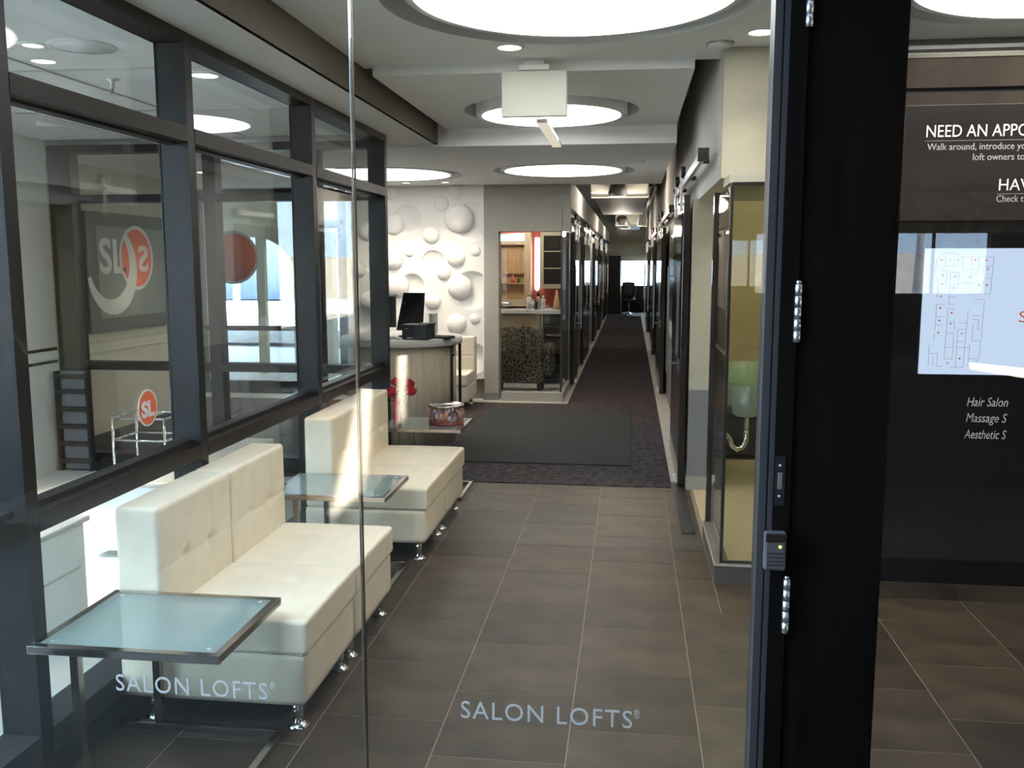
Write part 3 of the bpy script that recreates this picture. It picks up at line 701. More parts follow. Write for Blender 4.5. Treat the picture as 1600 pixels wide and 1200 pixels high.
struct(box('baseboard_back', 'wainscot', -1.748, -1.558, 10.90, 10.92, 0, .10), 'grey skirting of the pier')
for x, pos in ((-3.0, 'leftmost'), (-2.55, 'middle one'), (-2.1, 'rightmost')):
    downlight(x, 10.45, 2.556, .05, 'small downlight washing the bubble wall, %s of three' % pos, power=48)

# ------------------------------------------------------------------ glazed salon room behind the pier
gr = struct(link('window_3', None), 'glass corner of the salon room beside the hallway')
box('curb', 'wall_grey', -1.52, -.78, 10.86, 10.98, 0, .115, gr)
box('curb', 'wall_grey', -.86, -.78, 10.98, 12.1, 0, .115, gr)
box('glass_pane', 'glass_room', -1.53, -.82, 10.91, 10.92, .115, 2.02, gr)
box('glass_pane', 'glass_room', -.81, -.80, 10.92, 12.1, .115, 2.30, gr)
box('corner_post', 'steel_edge', -.82, -.80, 10.905, 10.925, .115, 2.02, gr)
lf = 'salon room'
struct(box('wall_back', 'wall_red', -3.2, -.90, 13.0, 13.1, 0, 2.6), 'red back wall of the salon room')
struct(box('wall_left', 'wall_red', -2.45, -2.4, 11.12, 13.0, 0, 2.6), 'red side wall of the salon room')
struct(box('ceiling', 'white_paint', -3.2, -.90, 11.12, 13.1, 2.45, 2.5), 'white ceiling of the salon room')
ct = thing('salon_counter', 'white salon counter with cream cabinets under the bottles', 'counter', (0, 0, 0))
MB().box(-2.38, -.91, 12.45, 12.99, .965, 1.02, .004).build('worktop', 'counter_white', ct)
MB().box(-2.38, -1.22, 12.52, 12.98, .006, .965).build('cabinet', 'wall_cream', ct)
MB().box(-2.37, -1.23, 12.51, 12.52, .72, .955).build('drawer_front', 'wood_pale', ct); MB().box(-2.37, -1.23, 12.51, 12.52, .02, .71).build('door_front', 'wall_cream', ct)
sh = thing('open_shelf_unit', 'white open shelf unit with dark shelves under the counter', 'shelf', (0, 0, 0))
MB().box(-1.20, -1.18, 12.5, 12.98, .006, .96).build('side_panel', 'white_paint', sh); MB().box(-.93, -.91, 12.5, 12.98, .006, .96).build('side_panel', 'white_paint', sh); MB().box(-1.18, -.93, 12.96, 12.98, .006, .96).build('back_panel', 'white_paint', sh)
for z in (.05, .24, .42, .60, .78, .93): MB().box(-1.18, -.93, 12.49, 12.96, z, z + .025).build('shelf', 'black', sh)
mf = thing('wall_cabinet', 'pale wood framed open cabinet on the red salon wall', 'cabinet', (0, 0, 0))
for a in ((-1.93, -1.86, 12.80, 13.0, 1.05, 2.07), (-1.47, -1.38, 12.80, 13.0, 1.05, 2.07), (-1.86, -1.47, 12.80, 13.0, 1.05, 1.14), (-1.86, -1.47, 12.80, 13.0, 1.90, 1.95)): MB().box(*a, .003).build('frame_rail', 'wood_pale', mf)
MB().box(-1.80, -1.47, 12.90, 12.93, 1.50, 1.90).build('wood_panel', 'wood_tan', mf); MB().box(-1.86, -1.47, 12.96, 12.99, 1.14, 1.9).build('back_panel', 'wood_tan', mf); MB().box(-1.86, -1.47, 12.84, 12.96, 1.36, 1.375).build('shelf', 'wood_tan', mf)
lv = thing('vanity_light', 'bright lit panel light above the pale wood cabinet', 'light', (0, 0, 0))
MB().box(-1.86, -1.47, 12.84, 12.9, 1.955, 2.04).build('diffuser', 'tube', lv); MB().box(-1.90, -1.45, 12.83, 12.91, 2.04, 2.06).build('cap', 'steel', lv)
tl = thing('tube_light', 'vertical glowing tube light on the red salon wall', 'light', (-1.302, 12.93, 0))
MB().lathe([(0, 1.27), (.03, 1.28), (.036, 1.34), (.036, 2.0), (0, 2.0)], n=18).build('tube', 'tube', tl); MB().lathe([(0, 1.23), (.012, 1.23), (.012, 1.275), (0, 1.275)], n=12).build('end_cap', 'steel', tl); MB().box(-.02, .02, .03, .07, 1.9, 1.96).build('bracket', 'steel', tl)
gc = thing('glass_cabinet', 'cream cabinet with dark glass doors beside the tube light', 'cabinet', (0, 0, 0))
for a in ((-1.235, -1.19, 12.72, 13.0, 1.30, 2.07), (-.95, -.91, 12.72, 13.0, 1.30, 2.07), (-1.19, -.95, 12.72, 13.0, 1.30, 1.36), (-1.19, -.95, 12.72, 13.0, 2.02, 2.07)): MB().box(*a, .003).build('frame_rail', 'wall_cream', gc)
MB().box(-1.19, -.95, 12.74, 12.75, 1.36, 2.02).build('door_glass', 'panel_sign', gc)
for z in (1.57, 1.80): MB().box(-1.19, -.95, 12.73, 12.76, z, z + .016).build('glazing_bar', 'wall_cream', gc)
def bottle(x, y, z, r, h, m, capm, label):
    t = thing('bottle', label, 'bottle', (x, y, z), 0, 'bottles in the salon room')
    MB().lathe([(0, 0), (r, 0), (r, h * .70), (r * .5, h * .78), (0, h * .78)], n=16).build('body', m, t)
    MB().lathe([(0, h * .78), (r * .55, h * .78), (r * .5, h), (0, h)], n=14).build('cap', capm, t)
for a in ((-1.385, 12.62, .034, .22, 'white_paint', 'steel', 'white bottle with steel cap at the left end of the counter row'), (-1.325, 12.60, .026, .14, 'counter_white', 'white_paint', 'short white bottle between two taller ones'),
          (-1.255, 12.62, .032, .23, 'steel', 'black', 'tall silver bottle with black cap on the counter'), (-1.185, 12.60, .030, .19, 'white_paint', 'white_paint', 'plain white bottle right of the tall silver one'),
          (-1.275, 12.54, .022, .11, 'black', 'black', 'small black bottle in front of the tall silver one')): bottle(a[0], a[1], 1.02, *a[2:])
bottle(-1.64, 12.90, 1.375, .025, .11, 'orange', 'steel', 'amber bottle on the wooden cabinet shelf'); bottle(-1.56, 12.90, 1.375, .022, .09, 'leaf', 'steel', 'green bottle on the wooden cabinet shelf')
cn = tag(MB().lathe([(0, 0), (.055, 0), (.045, .08), (.012, .26), (0, .27)], n=18).build('hair_product_cone', 'wood_tan', None, (-1.0, 12.62, 1.02)), 'tan cone shaped container at the right end of the counter', 'container')
hd = thing('hair_dryer', 'black hair dryer lying on the left of the salon counter', 'hair dryer', (-1.72, 12.56, 1.06))
MB().tube([(-.10, 0, .03), (-.04, 0, .035), (.06, 0, .03), (.10, 0, .03)], [.03, .038, .032, .022], 14).build('barrel', 'steel', hd); MB().tube([(-.03, 0, .02), (-.05, -.06, -.02), (-.05, -.1, -.03)], [.018, .016, .014], 10).build('handle', 'black', hd)
ac = thing('armchair', 'leopard print armchair seen from behind through the salon glass', 'armchair', (-1.40, 11.72, .006))
rbox(.33, .10, .36, .06, 12, lambda p: Vector((p.x, p.y + .03 * math.cos(p.x * 4), p.z))).build('backrest', 'leopard', ac, (0, -.24, .50))
rbox(.30, .26, .14, .05, 8).build('seat', 'leopard', ac, (0, .08, .30))
for s in (-1, 1):
    rbox(.075, .28, .20, .06, 8).build('armrest', 'leopard', ac, (s * .36, .05, .42))
for sx in (-.27, .27):
    for sy in (-.22, .25): MB().lathe([(0, 0), (.018, 0), (.026, .10), (.026, .17), (0, .17)], n=12).build('leg', 'black', ac, (sx, sy, 0))
dryc = tag(MB().tube([(-1.02, 11.95, .012), (-.97, 11.9, .03), (-.93, 11.95, .014), (-.90, 12.05, .014)], .006, 6).build('cord', 'orange'), 'red cord lying on the salon floor behind the glass', 'cord')
bp_ = thing('salon_sink', 'dark salon bowl behind the armchair', 'sink', (-1.95, 12.22, .006))
MB().lathe([(0, .66), (.14, .68), (.20, .86), (.19, .86), (.13, .70), (0, .69)], n=24).build('bowl', 'black_gloss', bp_); MB().box(-.08, .08, 0, .12, 0, .68, .01).build('pedestal', 'black', bp_)
MB().tube([(0, .17, .86), (0, .15, .97), (0, .06, .98), (0, .04, .93)], .010, 8).build('tap', 'chrome', bp_)
ll = bpy.data.lights.new('salon_lamp', 'POINT'); ll.energy = 22; ll.color = (1, .9, .8); ll.shadow_soft_size = .1; link('lamp', ll, lv, (-1.55, 12.1, 2.2))

# ------------------------------------------------------------------ hallway walls
struct(box('wall_left', 'wall_pale', -.90, -.80, 12.1, 31.2, 0, 2.60), 'pale left wall of the hallway')
struct(box('wall_left', 'wall_pale', -.90, -.715, 11.12, 31.2, 2.30, 2.62), 'pale bulkhead above the left hallway doors')
struct(box('trim_5', 'wainscot', -.905, -.795, 12.095, 31.2, .01, .78), 'grey lower band of the left hallway wall')
struct(box('wall_right', 'wall_pale', .47, .58, 6.85, 31.2, 0, 3.35), 'pale right wall of the hallway')
struct(box('trim_6', 'wainscot', .463, .471, 6.87, 31.2, .01, .80), 'grey lower band of the right hallway wall')
struct(box('wall_right', 'wall_cream', .43, .575, 6.72, 6.87, .74, 2.10), 'cream wall pier at the washroom opening')
struct(box('wall_right', 'wainscot', .43, .575, 6.72, 6.87, .10, .74), 'grey lower part of the washroom pier')
struct(box('baseboard_right', 'wall_grey', .424, .58, 6.714, 6.876, 0, .10), 'skirting of the washroom pier')
struct(box('wall_right', 'wall_cream', .46, .93, 5.02, 5.14, 2.09, 2.75), 'cream header wall above the washroom glass')
struct(box('wall_right', 'wall_pale', .46, .58, 5.14, 6.86, 2.09, 3.35), 'pale hallway wall above the washroom opening')
struct(box('wall_right', 'wall_cream', .58, .93, 5.14, 6.86, 2.09, 2.11), 'underside of the washroom header')
# washroom
wg = struct(link('window_4', None), 'glass corner of the washroom beside the door jamb')
box('curb', 'curb_brown', .455, .95, 4.70, 4.78, 0, .105, wg); box('curb', 'curb_brown', .455, .53, 4.78, 5.52, 0, .105, wg)
box('curb_edge', 'wall_grey', .450, .456, 4.695, 5.52, .098, .106, wg); box('curb_edge', 'wall_grey', .456, .95, 4.693, 4.70, .098, .106, wg)
box('glass_pane', 'glass_room', .490, .95, 4.735, 4.745, .105, 2.03, wg); box('glass_pane', 'glass_room', .485, .495, 4.76, 5.5, .105, 2.03, wg)
box('corner_post', 'black', .482, .497, 4.728, 4.758, .105, 2.03, wg); box('head_channel', 'black', .49, .95, 4.73, 4.75, 2.03, 2.045, wg); box('sill_channel', 'black', .49, .95, 4.73, 4.75, .105, .115, wg)
box('end_post', 'door_dark', .470, .515, 5.5, 5.545, .0, 2.05, wg)
struct(box('wall_right', 'wall_cream', .48, .95, 4.78, 5.1, 2.045, 2.09), 'soffit above the washroom glass')
struct(box('wall_back', 'wall_yellow', .58, 2.4, 8.5, 8.6, 0, 2.5), 'olive yellow back wall of the washroom')
struct(box('wall_right', 'wall_yellow', 1.75, 1.85, 4.78, 8.6, 0, 2.5), 'olive yellow side wall of the washroom')
struct(box('ceiling', 'white_paint', .58, 2.4, 5.14, 8.6, 2.45, 2.5), 'washroom ceiling')
sk = thing('washroom_sink', 'pale green glass basin on the washroom wall', 'sink', (.86, 6.9, -.05))
MB().lathe([(0, .80), (.10, .81), (.20, .87), (.235, .955), (.245, .96), (.24, .965), (.225, .955), (.19, .88), (.09, .825), (0, .815)], n=36).build('basin', 'glass_green', sk)
MB().lathe([(0, .58), (.085, .58), (.10, .60), (.12, .80), (0, .80)], n=24).build('drain_cover', 'glass_frost', sk)
MB().tube([(.0, -.06, .80), (.0, -.06, .46)], .017, 12).build('drain_pipe', 'chrome', sk)
MB().tube([(0, -.06, .48), (0, -.06, .40), (-.02, -.06, .355), (-.06, -.06, .335), (-.10, -.06, .36), (-.115, -.06, .41), (-.14, -.06, .44), (-.20, -.06, .45)], .019, 12).build('trap', 'chrome', sk)
MB().tube([(.06, -.05, .78), (.065, -.05, .68), (.02, -.055, .64)], .010, 8).build('valve', 'chrome', sk)
MB().tube([(.11, -.02, .78), (.115, -.03, .62)], .008, 8).build('supply_line', 'chrome', sk)
MB().box(-.26, .60, .20, .26, .74, .80, .004).build('wall_bracket', 'wall_cream', sk)
cbx = thing('storage_box', 'black storage chest on the washroom floor under the sink', 'chest', (.93, 8.02, .004))
MB().box(-.24, .26, -.22, .22, .04, .36, .01).build('body', 'bag_dark', cbx); MB().box(-.25, .27, -.23, .23, .36, .40, .008).build('lid', 'black', cbx)
for sx in (-.19, .21):
    for sy in (-.17, .17): MB().box(sx - .03, sx + .03, sy - .03, sy + .03, 0, .04).build('foot', 'black', cbx)
lw_ = bpy.data.lights.new('washroom_lamp', 'POINT'); lw_.energy = 45; lw_.color = (1, .93, .74); lw_.shadow_soft_size = .12
t = thing('downlight', 'round ceiling light inside the washroom', 'light', (1.1, 6.4, 2.45)); MB().lathe([(.0, -.002), (.09, -.002), (.11, 0), (.11, .01), (0, .01)], n=24).build('lens', 'lens_cream', t); link('lamp', lw_, t, (0, 0, -.12))
struct(box('trim_7', 'frame_dark', .335, .42, 5.58, 6.85, .001, .006), 'recessed dark floor track of the sliding door'); 
for x in (.338, .405): struct(box('trim_7', 'frame_brown', x, x + .010, 5.6, 6.85, .006, .010), 'thin metal rail of the floor track')

def sliding_door(side, y0, y1, ty0, ty1, x, z1, tz, label):
    """side -1: left wall, +1: right wall; hung from an exposed rail"""
    t = thing('sliding_door', label, 'door', (x, y0, 0)); L = y1 - y0; s = side
    a, b = (0, .045)
    MB().box(-.0225, .0225, 0, L, .025, z1, .002).build('panel', 'door_dark', t)
    for sx in (-1, 1): pass
    MB().box(-s * .026 - .004, -s * .026 + .004, .10, L - .10, .95, z1 - .12).build('glass_panel', 'panel_black', t)
    h = MB().bar((-s * .07, L * .86, .72), (-s * .07, L * .86, 1.62), .018).build('handle', 'steel', t)
    for z in (.80, 1.54): MB().bar((-s * .022, L * .86, z), (-s * .07, L * .86, z), .014).build('handle_post', 'steel', h)
    MB().box(-s * .045 - .012, -s * .045 + .012, .03, .055, .045, .095).build('floor_guide', 'white_paint', t)
    r = MB().box(-s * .0 - .012, .012, ty0 - y0, ty1 - y0, tz, tz + .055).build('track', 'steel', t)
    for y in (ty0 - y0 + .02, ty1 - y0 - .02):
        MB().box(-.03, .03, y - .03, y + .03, tz - .008, tz + .062).build('end_stop', 'black', r)
    for y in (L * .2, L * .8):
        hg = MB().box(-s * .03 - .008, -s * .03 + .008, y - .022, y + .022, z1 - .10, tz + .10).build('hanger', 'steel', t)
        w_ = MB().lathe([(0, -.016), (.045, -.016), (.045, .016), (0, .016)], n=18).build('wheel', 'black', hg, (-s * .02, y, tz + .09)); w_.rotation_euler = (0, R(90), 0)
        for z in (z1 - .05, tz + .02): MB().box(-s * .045 - .006, -s * .045 + .006, y - .012, y + .012, z - .012, z + .012).build('bolt', 'black', hg)
    for y in (ty0 - y0 + .35, (ty0 + ty1) / 2 - y0, ty1 - y0 - .35): MB().bar((0, y, tz + .028), (s * .06, y, tz + .028), .03).build('standoff', 'black', r)
    return t
sliding_door(1, 6.76, 8.15, 5.32, 8.3, .388, 2.13, 2.22, 'dark sliding door nearest the camera on the right of the hallway, beside the washroom')
sliding_door(1, 11.6, 13.7, 9.6, 13.8, .40, 2.08, 2.17, 'second dark sliding door on the right side of the hallway')
sliding_door(1, 16.6, 18.6, 15.0, 18.8, .41, 2.05, 2.14, 'third dark sliding door on the right side of the hallway')
sliding_door(1, 22.0, 24.5, 21.0, 24.6, .41, 2.02, 2.10, 'farthest dark sliding door on the right side of the hallway')
for y0, y1, ty1, lab in ((12.35, 13.3, 14.6, 'dark sliding door nearest the camera on the left of the hallway'), (14.8, 16.9, 18.6, 'second dark sliding door on the left side of the hallway'),
                         (19.3, 20.9, 22.2, 'third dark sliding door on the left side of the hallway'), (22.6, 24.2, 26.2, 'fourth dark sliding door on the left side of the hallway'), (26.9, 28.6, 30, 'farthest dark sliding door on the left side of the hallway')):
    sliding_door(-1, y0, y1, y0 - .25, y1 + .75, -.765, 2.06, 2.17, lab)
pf = thing('picture_frame', 'dark framed notice on the right hallway wall behind the first sliding door', 'picture frame', (.455, 0, 0))
MB().box(-.012, .012, 9.7, 11.1, 1.02, 2.08, .003).build('frame', 'black', pf); MB().box(-.015, -.011, 9.85, 10.95, 1.28, 1.95).build('picture', 'panel_sign', pf)
al = thing('fire_alarm', 'small red fire alarm on the right wall far down the hallway', 'alarm', (.45, 20.0, 2.25)); MB().box(-.05, .03, -.08, .08, -.10, .10, .01).build('housing', 'red_light', al); MB().box(-.06, -.045, -.03, .03, -.08, -.04).build('strobe', 'white_paint', al)
# ------------------------------------------------------------------ end of the hallway
struct(box('wall_back', 'wall_tan', -3.45, -.80, 31.2, 31.35, 0, 3.35), 'end wall of the salon wing'); struct(box('wall_back', 'wall_tan', .58, 8.0, 31.2, 31.35, 0, 3.35), 'end wall of the right wing')
struct(box('wall_back', 'wall_tan', -.80, -.30, 31.2, 31.35, 0, 3.35), 'end wall left of the far window')
struct(box('wall_back', 'wall_tan', .45, .58, 31.2, 31.35, 0, 3.35), 'end wall right of the far window')
struct(box('wall_back', 'frame_brown', -.30, .45, 31.2, 31.35, 0, .9), 'dark wall under the far window')
struct(box('wall_back', 'wall_tan', -.30, .45, 31.2, 31.35, 1.72, 3.35), 'end wall above the far window')
fw_ = struct(link('window_5', None), 'bright window at the far end of the hallway'); box('pane', 'glass_clear', -.30, .45, 31.26, 31.27, .9, 1.72, fw_); box('frame', 'frame_dark', -.30, .45, 31.22, 31.25, .88, .905, fw_); box('frame', 'frame_dark', -.27, -.255, 31.22, 31.25, .9, 1.72, fw_)
tag(box('storage_cabinet', 'frame_brown', -.70, -.33, 30.2, 31.15, .006, 1.88, b=.01), 'tall dark cabinet at the left end of the hallway', 'cabinet')
dc_ = thing('desk_chair', 'dark office chair with pale arms at the far end of the hallway', 'chair', (-.05, 29.6, .006))
rbox(.22, .22, .05, .04, 5).build('seat', 'black', dc_, (0, 0, .48)); rbox(.20, .04, .24, .03, 5).build('backrest', 'black', dc_, (-.02, .22, .80)); MB().lathe([(0, .08), (.03, .08), (.03, .44), (0, .44)], n=10).build('post', 'steel', dc_)
for k in range(5): MB().bar((0, 0, .09), (.25 * math.cos(k * 1.257), .25 * math.sin(k * 1.257), .04), .035).build('leg', 'steel', dc_)
MB().tube([(.05, -.2, .5), (.2, -.2, .6), (.2, .1, .72), (.24, .2, .95)], .02, 8).build('armrest', 'steel', dc_)
tag(box('floor_mat', 'rubber_mat', -.10, .31, 29.0, 31.0, .0065, .014), 'blue plastic chair mat at the far end of the hallway', 'mat')
sb = tag(box('transfer_shelf', 'wood_tan', -.65, .3, 30.9, 31.18, 2.25, 2.30), 'wooden ledge high on the end wall', 'shelf')
# ------------------------------------------------------------------ open ceiling over the hallway
t = thing('air_duct', 'boxy grey air duct hanging above the hallway', 'duct', (0, 0, 0)); MB().box(-.58, .22, 13.2, 19, 2.62, 3.1, .01).build('duct_body', 'duct', t); MB().box(-.60, .24, 13.9, 13.95, 2.60, 3.12).build('flange', 'drum', t)
t = thing('air_duct', 'second grey duct dropping lower near the hallway end', 'duct', (0, 0, 0)); MB().box(-.45, .25, 26, 30, 2.70, 3.08, .01).build('duct_body', 'duct', t); MB().box(-.47, .27, 27, 27.06, 2.68, 3.09).build('flange', 'drum', t)
tag(MB().tube([(.34, 12, 2.9), (.34, 20, 2.9), (.34, 31, 2.9)], .03, 10).build('ceiling_pipe', 'drum'), 'white pipe running along the top of the right hallway wall', 'pipe')
tag(MB().tube([(-.6, 12.2, 2.95), (.4, 12.2, 2.95)], .025, 10).build('ceiling_pipe', 'drum'), 'white sprinkler pipe crossing the open hallway ceiling', 'pipe')
def pendant(x, y, z, lab, power=18):
    t = thing('pendant_lamp', lab, 'lamp', (x, y, z))
    MB().lathe([(.145, 0), (.148, .004), (.105, .17), (.05, .20), (0, .20)], n=32).build('shade', 'steel', t)
    MB().lathe([(0, .012), (.135, .012), (.135, .018), (0, .018)], n=32).build('lens', 'lens_cream', t)
    MB().lathe([(0, .2), (.03, .2), (.03, .30), (0, .30)], n=14).build('socket', 'steel', t); MB().lathe([(0, .3), (.006, .3), (.006, 3.34 - z), (0, 3.34 - z)], n=8).build('rod', 'steel', t)
    l = bpy.data.lights.new('pendant', 'POINT'); l.energy = power; l.color = (1, .86, .7); l.shadow_soft_size = .1; link('lamp', l, t, (0, 0, -.12))
pendant(-.20, 13.0, 2.55, 'nearest metal pendant lamp over the hallway', 34); pendant(-.20, 19.5, 2.42, 'middle metal pendant lamp over the hallway', 34); pendant(-.16, 25.0, 2.55, 'farthest metal pendant lamp over the hallway', 34)
tk = thing('track_spotlight', 'white track spotlights hanging beside the middle pendant lamp', 'light', (.20, 19.3, 2.62))
MB().box(-.22, .10, -.02, .02, .12, .16).build('track', 'drum', tk); MB().lathe([(0, .16), (.008, .16), (.008, .73), (0, .73)], n=8).build('rod', 'drum', tk)
for x in (-.02, .07): MB().tube([(x, 0, .14), (x, -.02, -.10), (x - .02, -.05, -.22)], [.02, .05, .06], 12).build('spot_head', 'drum', tk)

# ------------------------------------------------------------------ vestibule beyond the window wall
struct(box('wall_left', 'wall_white', -4.70, -4.56, 3.3, 6.85, 0, 2.6), 'white wall on the left of the vestibule')
for z in (.86, .96): struct(box('trim_8', 'frame_dark', -4.562, -4.552, 3.3, 6.84, z, z + .022), 'dark reveal line in the white vestibule wall at %d centimetres' % (z * 100))
vf = struct(link('window_6', None), 'dark framed glazed partition across the vestibule')
VY = 6.87
for x in (-4.56, -3.28, -2.46, -1.97): box('mullion', 'frame_dark', x, x + (.19 if x < -4 else .10), VY, VY + .12, 0, 2.56, vf)
for a, b in ((-4.37, -3.28), (-3.18, -2.46), (-2.36, -1.97)):
    box('head_rail', 'frame_dark', a, b, VY, VY + .12, 2.50, 2.56, vf); box('transom', 'frame_dark', a, b, VY, VY + .12, 2.12, 2.18, vf); box('sill_rail', 'frame_dark', a, b, VY, VY + .12, .80, .865, vf); box('bottom_rail', 'frame_dark', a, b, VY, VY + .12, 0, .12, vf)
    for z0, z1 in ((.12, .80), (.865, 2.12), (2.18, 2.50)): box('window_pane', 'glass_window', a, b, VY + .055, VY + .063, z0, z1, vf)
for (x, y, r, lab) in ((-2.62, 3.90, .055, 'small recessed light in the vestibule ceiling, upper left corner'), (-2.17, 4.62, .085, 'round recessed light seen through the upper second window pane')):
    downlight(x, y, 2.598, r, lab, 'lens_cream', 90, 50)
for (x, y, r, lab) in ((-2.42, 3.95, .13, 'faint round cover on the vestibule ceiling'),):
    t = thing('ceiling_light', lab, 'light', (x, y, 2.598)); MB().lathe([(0, -.004), (r, -.004), (r, .01), (0, .01)], n=40).build('diffuser', 'lens_cream' if r > .2 else 'drum', t); MB().lathe([(r, -.006), (r + .012, -.006), (r + .012, .01), (r, .01)], n=40).build('rim', 'drum', t)
for y, lab in ((2.9, 'added fill light over the left end of the vestibule near the front glass'), (4.4, 'added fill light over the middle of the white vestibule wall')): downlight(-3.85, y, 2.598, .085, lab, 'lens_cream', 1300, 80)  # unseen lamps added to brighten the vestibule
spk = thing('sprinkler_head', 'chrome sprinkler head under the vestibule ceiling', 'sprinkler', (-2.70, 4.66, 2.6))
MB().lathe([(0, 0), (.042, 0), (.042, -.006), (.014, -.016), (.012, -.05), (0, -.05)], n=20).build('escutcheon', 'steel', spk); MB().lathe([(0, -.05), (.008, -.05), (.008, -.072), (.022, -.074), (.022, -.078), (0, -.078)], n=16).build('deflector', 'steel', spk)
for y in (3.2, 4.4, 5.6): struct(box('trim_9', 'duct', -4.5, -1.95, y, y + .01, 2.592, 2.601), 'thin joint across the vestibule ceiling %d' % round(y * 10))
for x in (-2.9, -3.5): struct(box('trim_9', 'duct', x, x + .012, 2.1, 6.8, 2.592, 2.601), 'thin joint along the vestibule ceiling %d' % round(-x * 10))
lb = thing('low_cabinet', 'long white low cabinet in the vestibule behind the nearest chair', 'cabinet', (0, 0, 0)); MB().box(-2.95, -2.42, 2.5, 3.75, .04, .50, .01).build('body', 'wall_white', lb); MB().box(-2.97, -2.40, 2.48, 3.77, .50, .525, .006).build('top', 'duct', lb); MB().box(-2.43, -2.415, 2.55, 3.7, .30, .31).build('groove', 'duct', lb)
lb = thing('low_cabinet', 'white low cabinet in the vestibule behind the middle glass table', 'cabinet', (0, 0, 0)); MB().box(-3.0, -2.45, 4.7, 6.0, .04, .42, .01).build('body', 'wall_white', lb); MB().box(-3.02, -2.43, 4.68, 6.02, .42, .445, .006).build('top', 'duct', lb)
rk = thing('metal_rack', 'shiny metal rack standing on the vestibule floor behind the orange sticker', 'rack', (-3.45, 5.75, 0))
for x in (-.01, .36):
    for y in (0, .3): MB().tube([(x, y, 0), (x, y, .62)], .010, 8).build('upright', 'chrome', rk)
for z in (.10, .46, .61):
    for y in (0, .3): MB().tube([(-.01, y, z), (.36, y, z)], .008, 8).build('cross_bar', 'chrome', rk)
    for x in (-.01, .36): MB().tube([(x, 0, z), (x, .3, z)], .008, 8).build('cross_bar', 'chrome', rk)
lp = thing('louvre_panel', 'dark slatted panel standing against the vestibule partition', 'panel', (-4.52, 6.72, 0))
for x in (0, .26): MB().box(x, x + .025, 0, .05, 0, .80).build('side_post', 'frame_dark', lp)
for z in (.06, .2, .34, .48, .62, .74): MB().box(.025, .26, .0, .05, z, z + .035).build('slat', 'frame_dark', lp)
MB().box(.02, .27, .05, .06, 0, .8).build('back_panel', 'asphalt', lp)

# ---------------------------------------------------------------- lobby behind the partition, entry doors, outdoors
struct(box('wall_left', 'wall_tan', -5.2, -5.08, 6.99, 10.35, 0, 2.6), 'cream wall with the framed logo sign')
struct(box('trim_10', 'duct', -5.08, -5.07, 6.99, 10.35, .78, .80), 'thin rail on the cream wall')
sg = thing('logo_sign', 'dark framed SL sign with an orange disc, partly built from window reflections', 'sign', (-5.07, 0, 0))  # disc and mirrored letter copy a reflection in the window glass
MB().box(0, .03, 8.12, 10.2, .99, 2.135, .004).build('frame', 'sign_frame', sg); MB().box(.028, .034, 8.28, 10.05, 1.12, 2.0).build('field', 'sign_field', sg)
text('lettering', 'SL', .46, 'logo_white', sg, (.0355, 8.30, 1.56), FACE_RIGHT, width=.46, extrude=.001, offset=.012)
MB().disc_x((8.98, 1.70), .29, .034, .0365).build('logo_disc', 'orange', sg); ring_x((8.98, 1.70), .29, .325, .034, .037).build('logo_ring', 'logo_white', sg)
text('lettering', 'S', .36, 'logo_white', sg, (.0372, 9.21, 1.57), FACE_RIGHT, width=.20, extrude=.001, flip=True, offset=.010)
vs = []; n = 24
for k in range(n + 1):
    a = R(-165 + 215 * k / n); wd = .075 * math.sin(math.pi * (k + 2) / (n + 5)) + .012
    for rr in (.42 - wd, .42 + wd): vs.append((.0385, 8.50 + rr * math.cos(a) * .95, 1.62 + rr * math.sin(a) * .95))
mb = MB(); mb.add(vs + [(x + .002, y, z) for x, y, z in vs], [(2 * k, 2 * k + 1, 2 * k + 3, 2 * k + 2) for k in range(n)] + [(2 * k + 2 * n + 2, 2 * k + 2 * n + 4, 2 * k + 2 * n + 5, 2 * k + 2 * n + 3) for k in range(n)]); mb.build('logo_swoosh', 'logo_white', sg)
downlight(-4.3, 9.0, 2.556, .06, 'small downlight added to brighten the framed logo sign', power=60)  # lamp added to brighten the sign and its wall
en = struct(link('door_2', None), 'dark framed glass entry doors looking out on the snow'); EY = 11.15
for x, wd in ((-6.6, .08), (-5.45, .07), (-4.14, .10), (-3.60, .17)): box('mullion', 'frame_dark', x, x + wd, EY, EY + .10, 0, 2.56, en)
for a, b in ((-6.52, -5.45), (-5.38, -4.14), (-4.04, -3.60)):
    box('head_rail', 'frame_dark', a, b, EY, EY + .10, 2.46, 2.56, en); box('bottom_rail', 'frame_dark', a, b, EY, EY + .10, 0, .16, en)
    box('window_pane', 'glass_window', a, b, EY + .045, EY + .053, .16, 2.46, en)
box('transom', 'frame_brown', -4.04, -3.60, EY, EY + .10, 2.08, 2.18, en); box('transom', 'frame_brown', -5.38, -4.14, EY, EY + .10, .80, .86, en)
box('push_bar', 'steel', -4.02, -3.62, EY - .06, EY - .03, .98, 1.02, en); box('pull_handle', 'black', -4.0, -3.98, EY - .05, EY, .80, 1.1, en)
struct(box('wall_back', 'wall_tan', -6.6, -3.43, EY, EY + .12, 2.56, 3.35), 'wall above the entry doors')
d2 = thing('reflected_logo', 'orange round logo disc on the entry door glass, standing in for a reflected sign', 'decal', (-4.98, EY + .040, 1.72))  # disc imitates the second reflected sign
MB().lathe([(0, -.001), (.30, -.001), (.30, .001), (0, .001)], n=40).build('logo_disc', 'orange', d2).rotation_euler = (R(90), 0, 0); MB().lathe([(.30, -.0012), (.335, -.0012), (.335, .001), (.30, .001)], n=40).build('logo_ring', 'logo_white', d2).rotation_euler = (R(90), 0, 0)
struct(box('wall_left', 'wall_tan', -12.0, -6.6, EY, EY + .12, 0, 3.35), 'outer wall left of the entry doors')
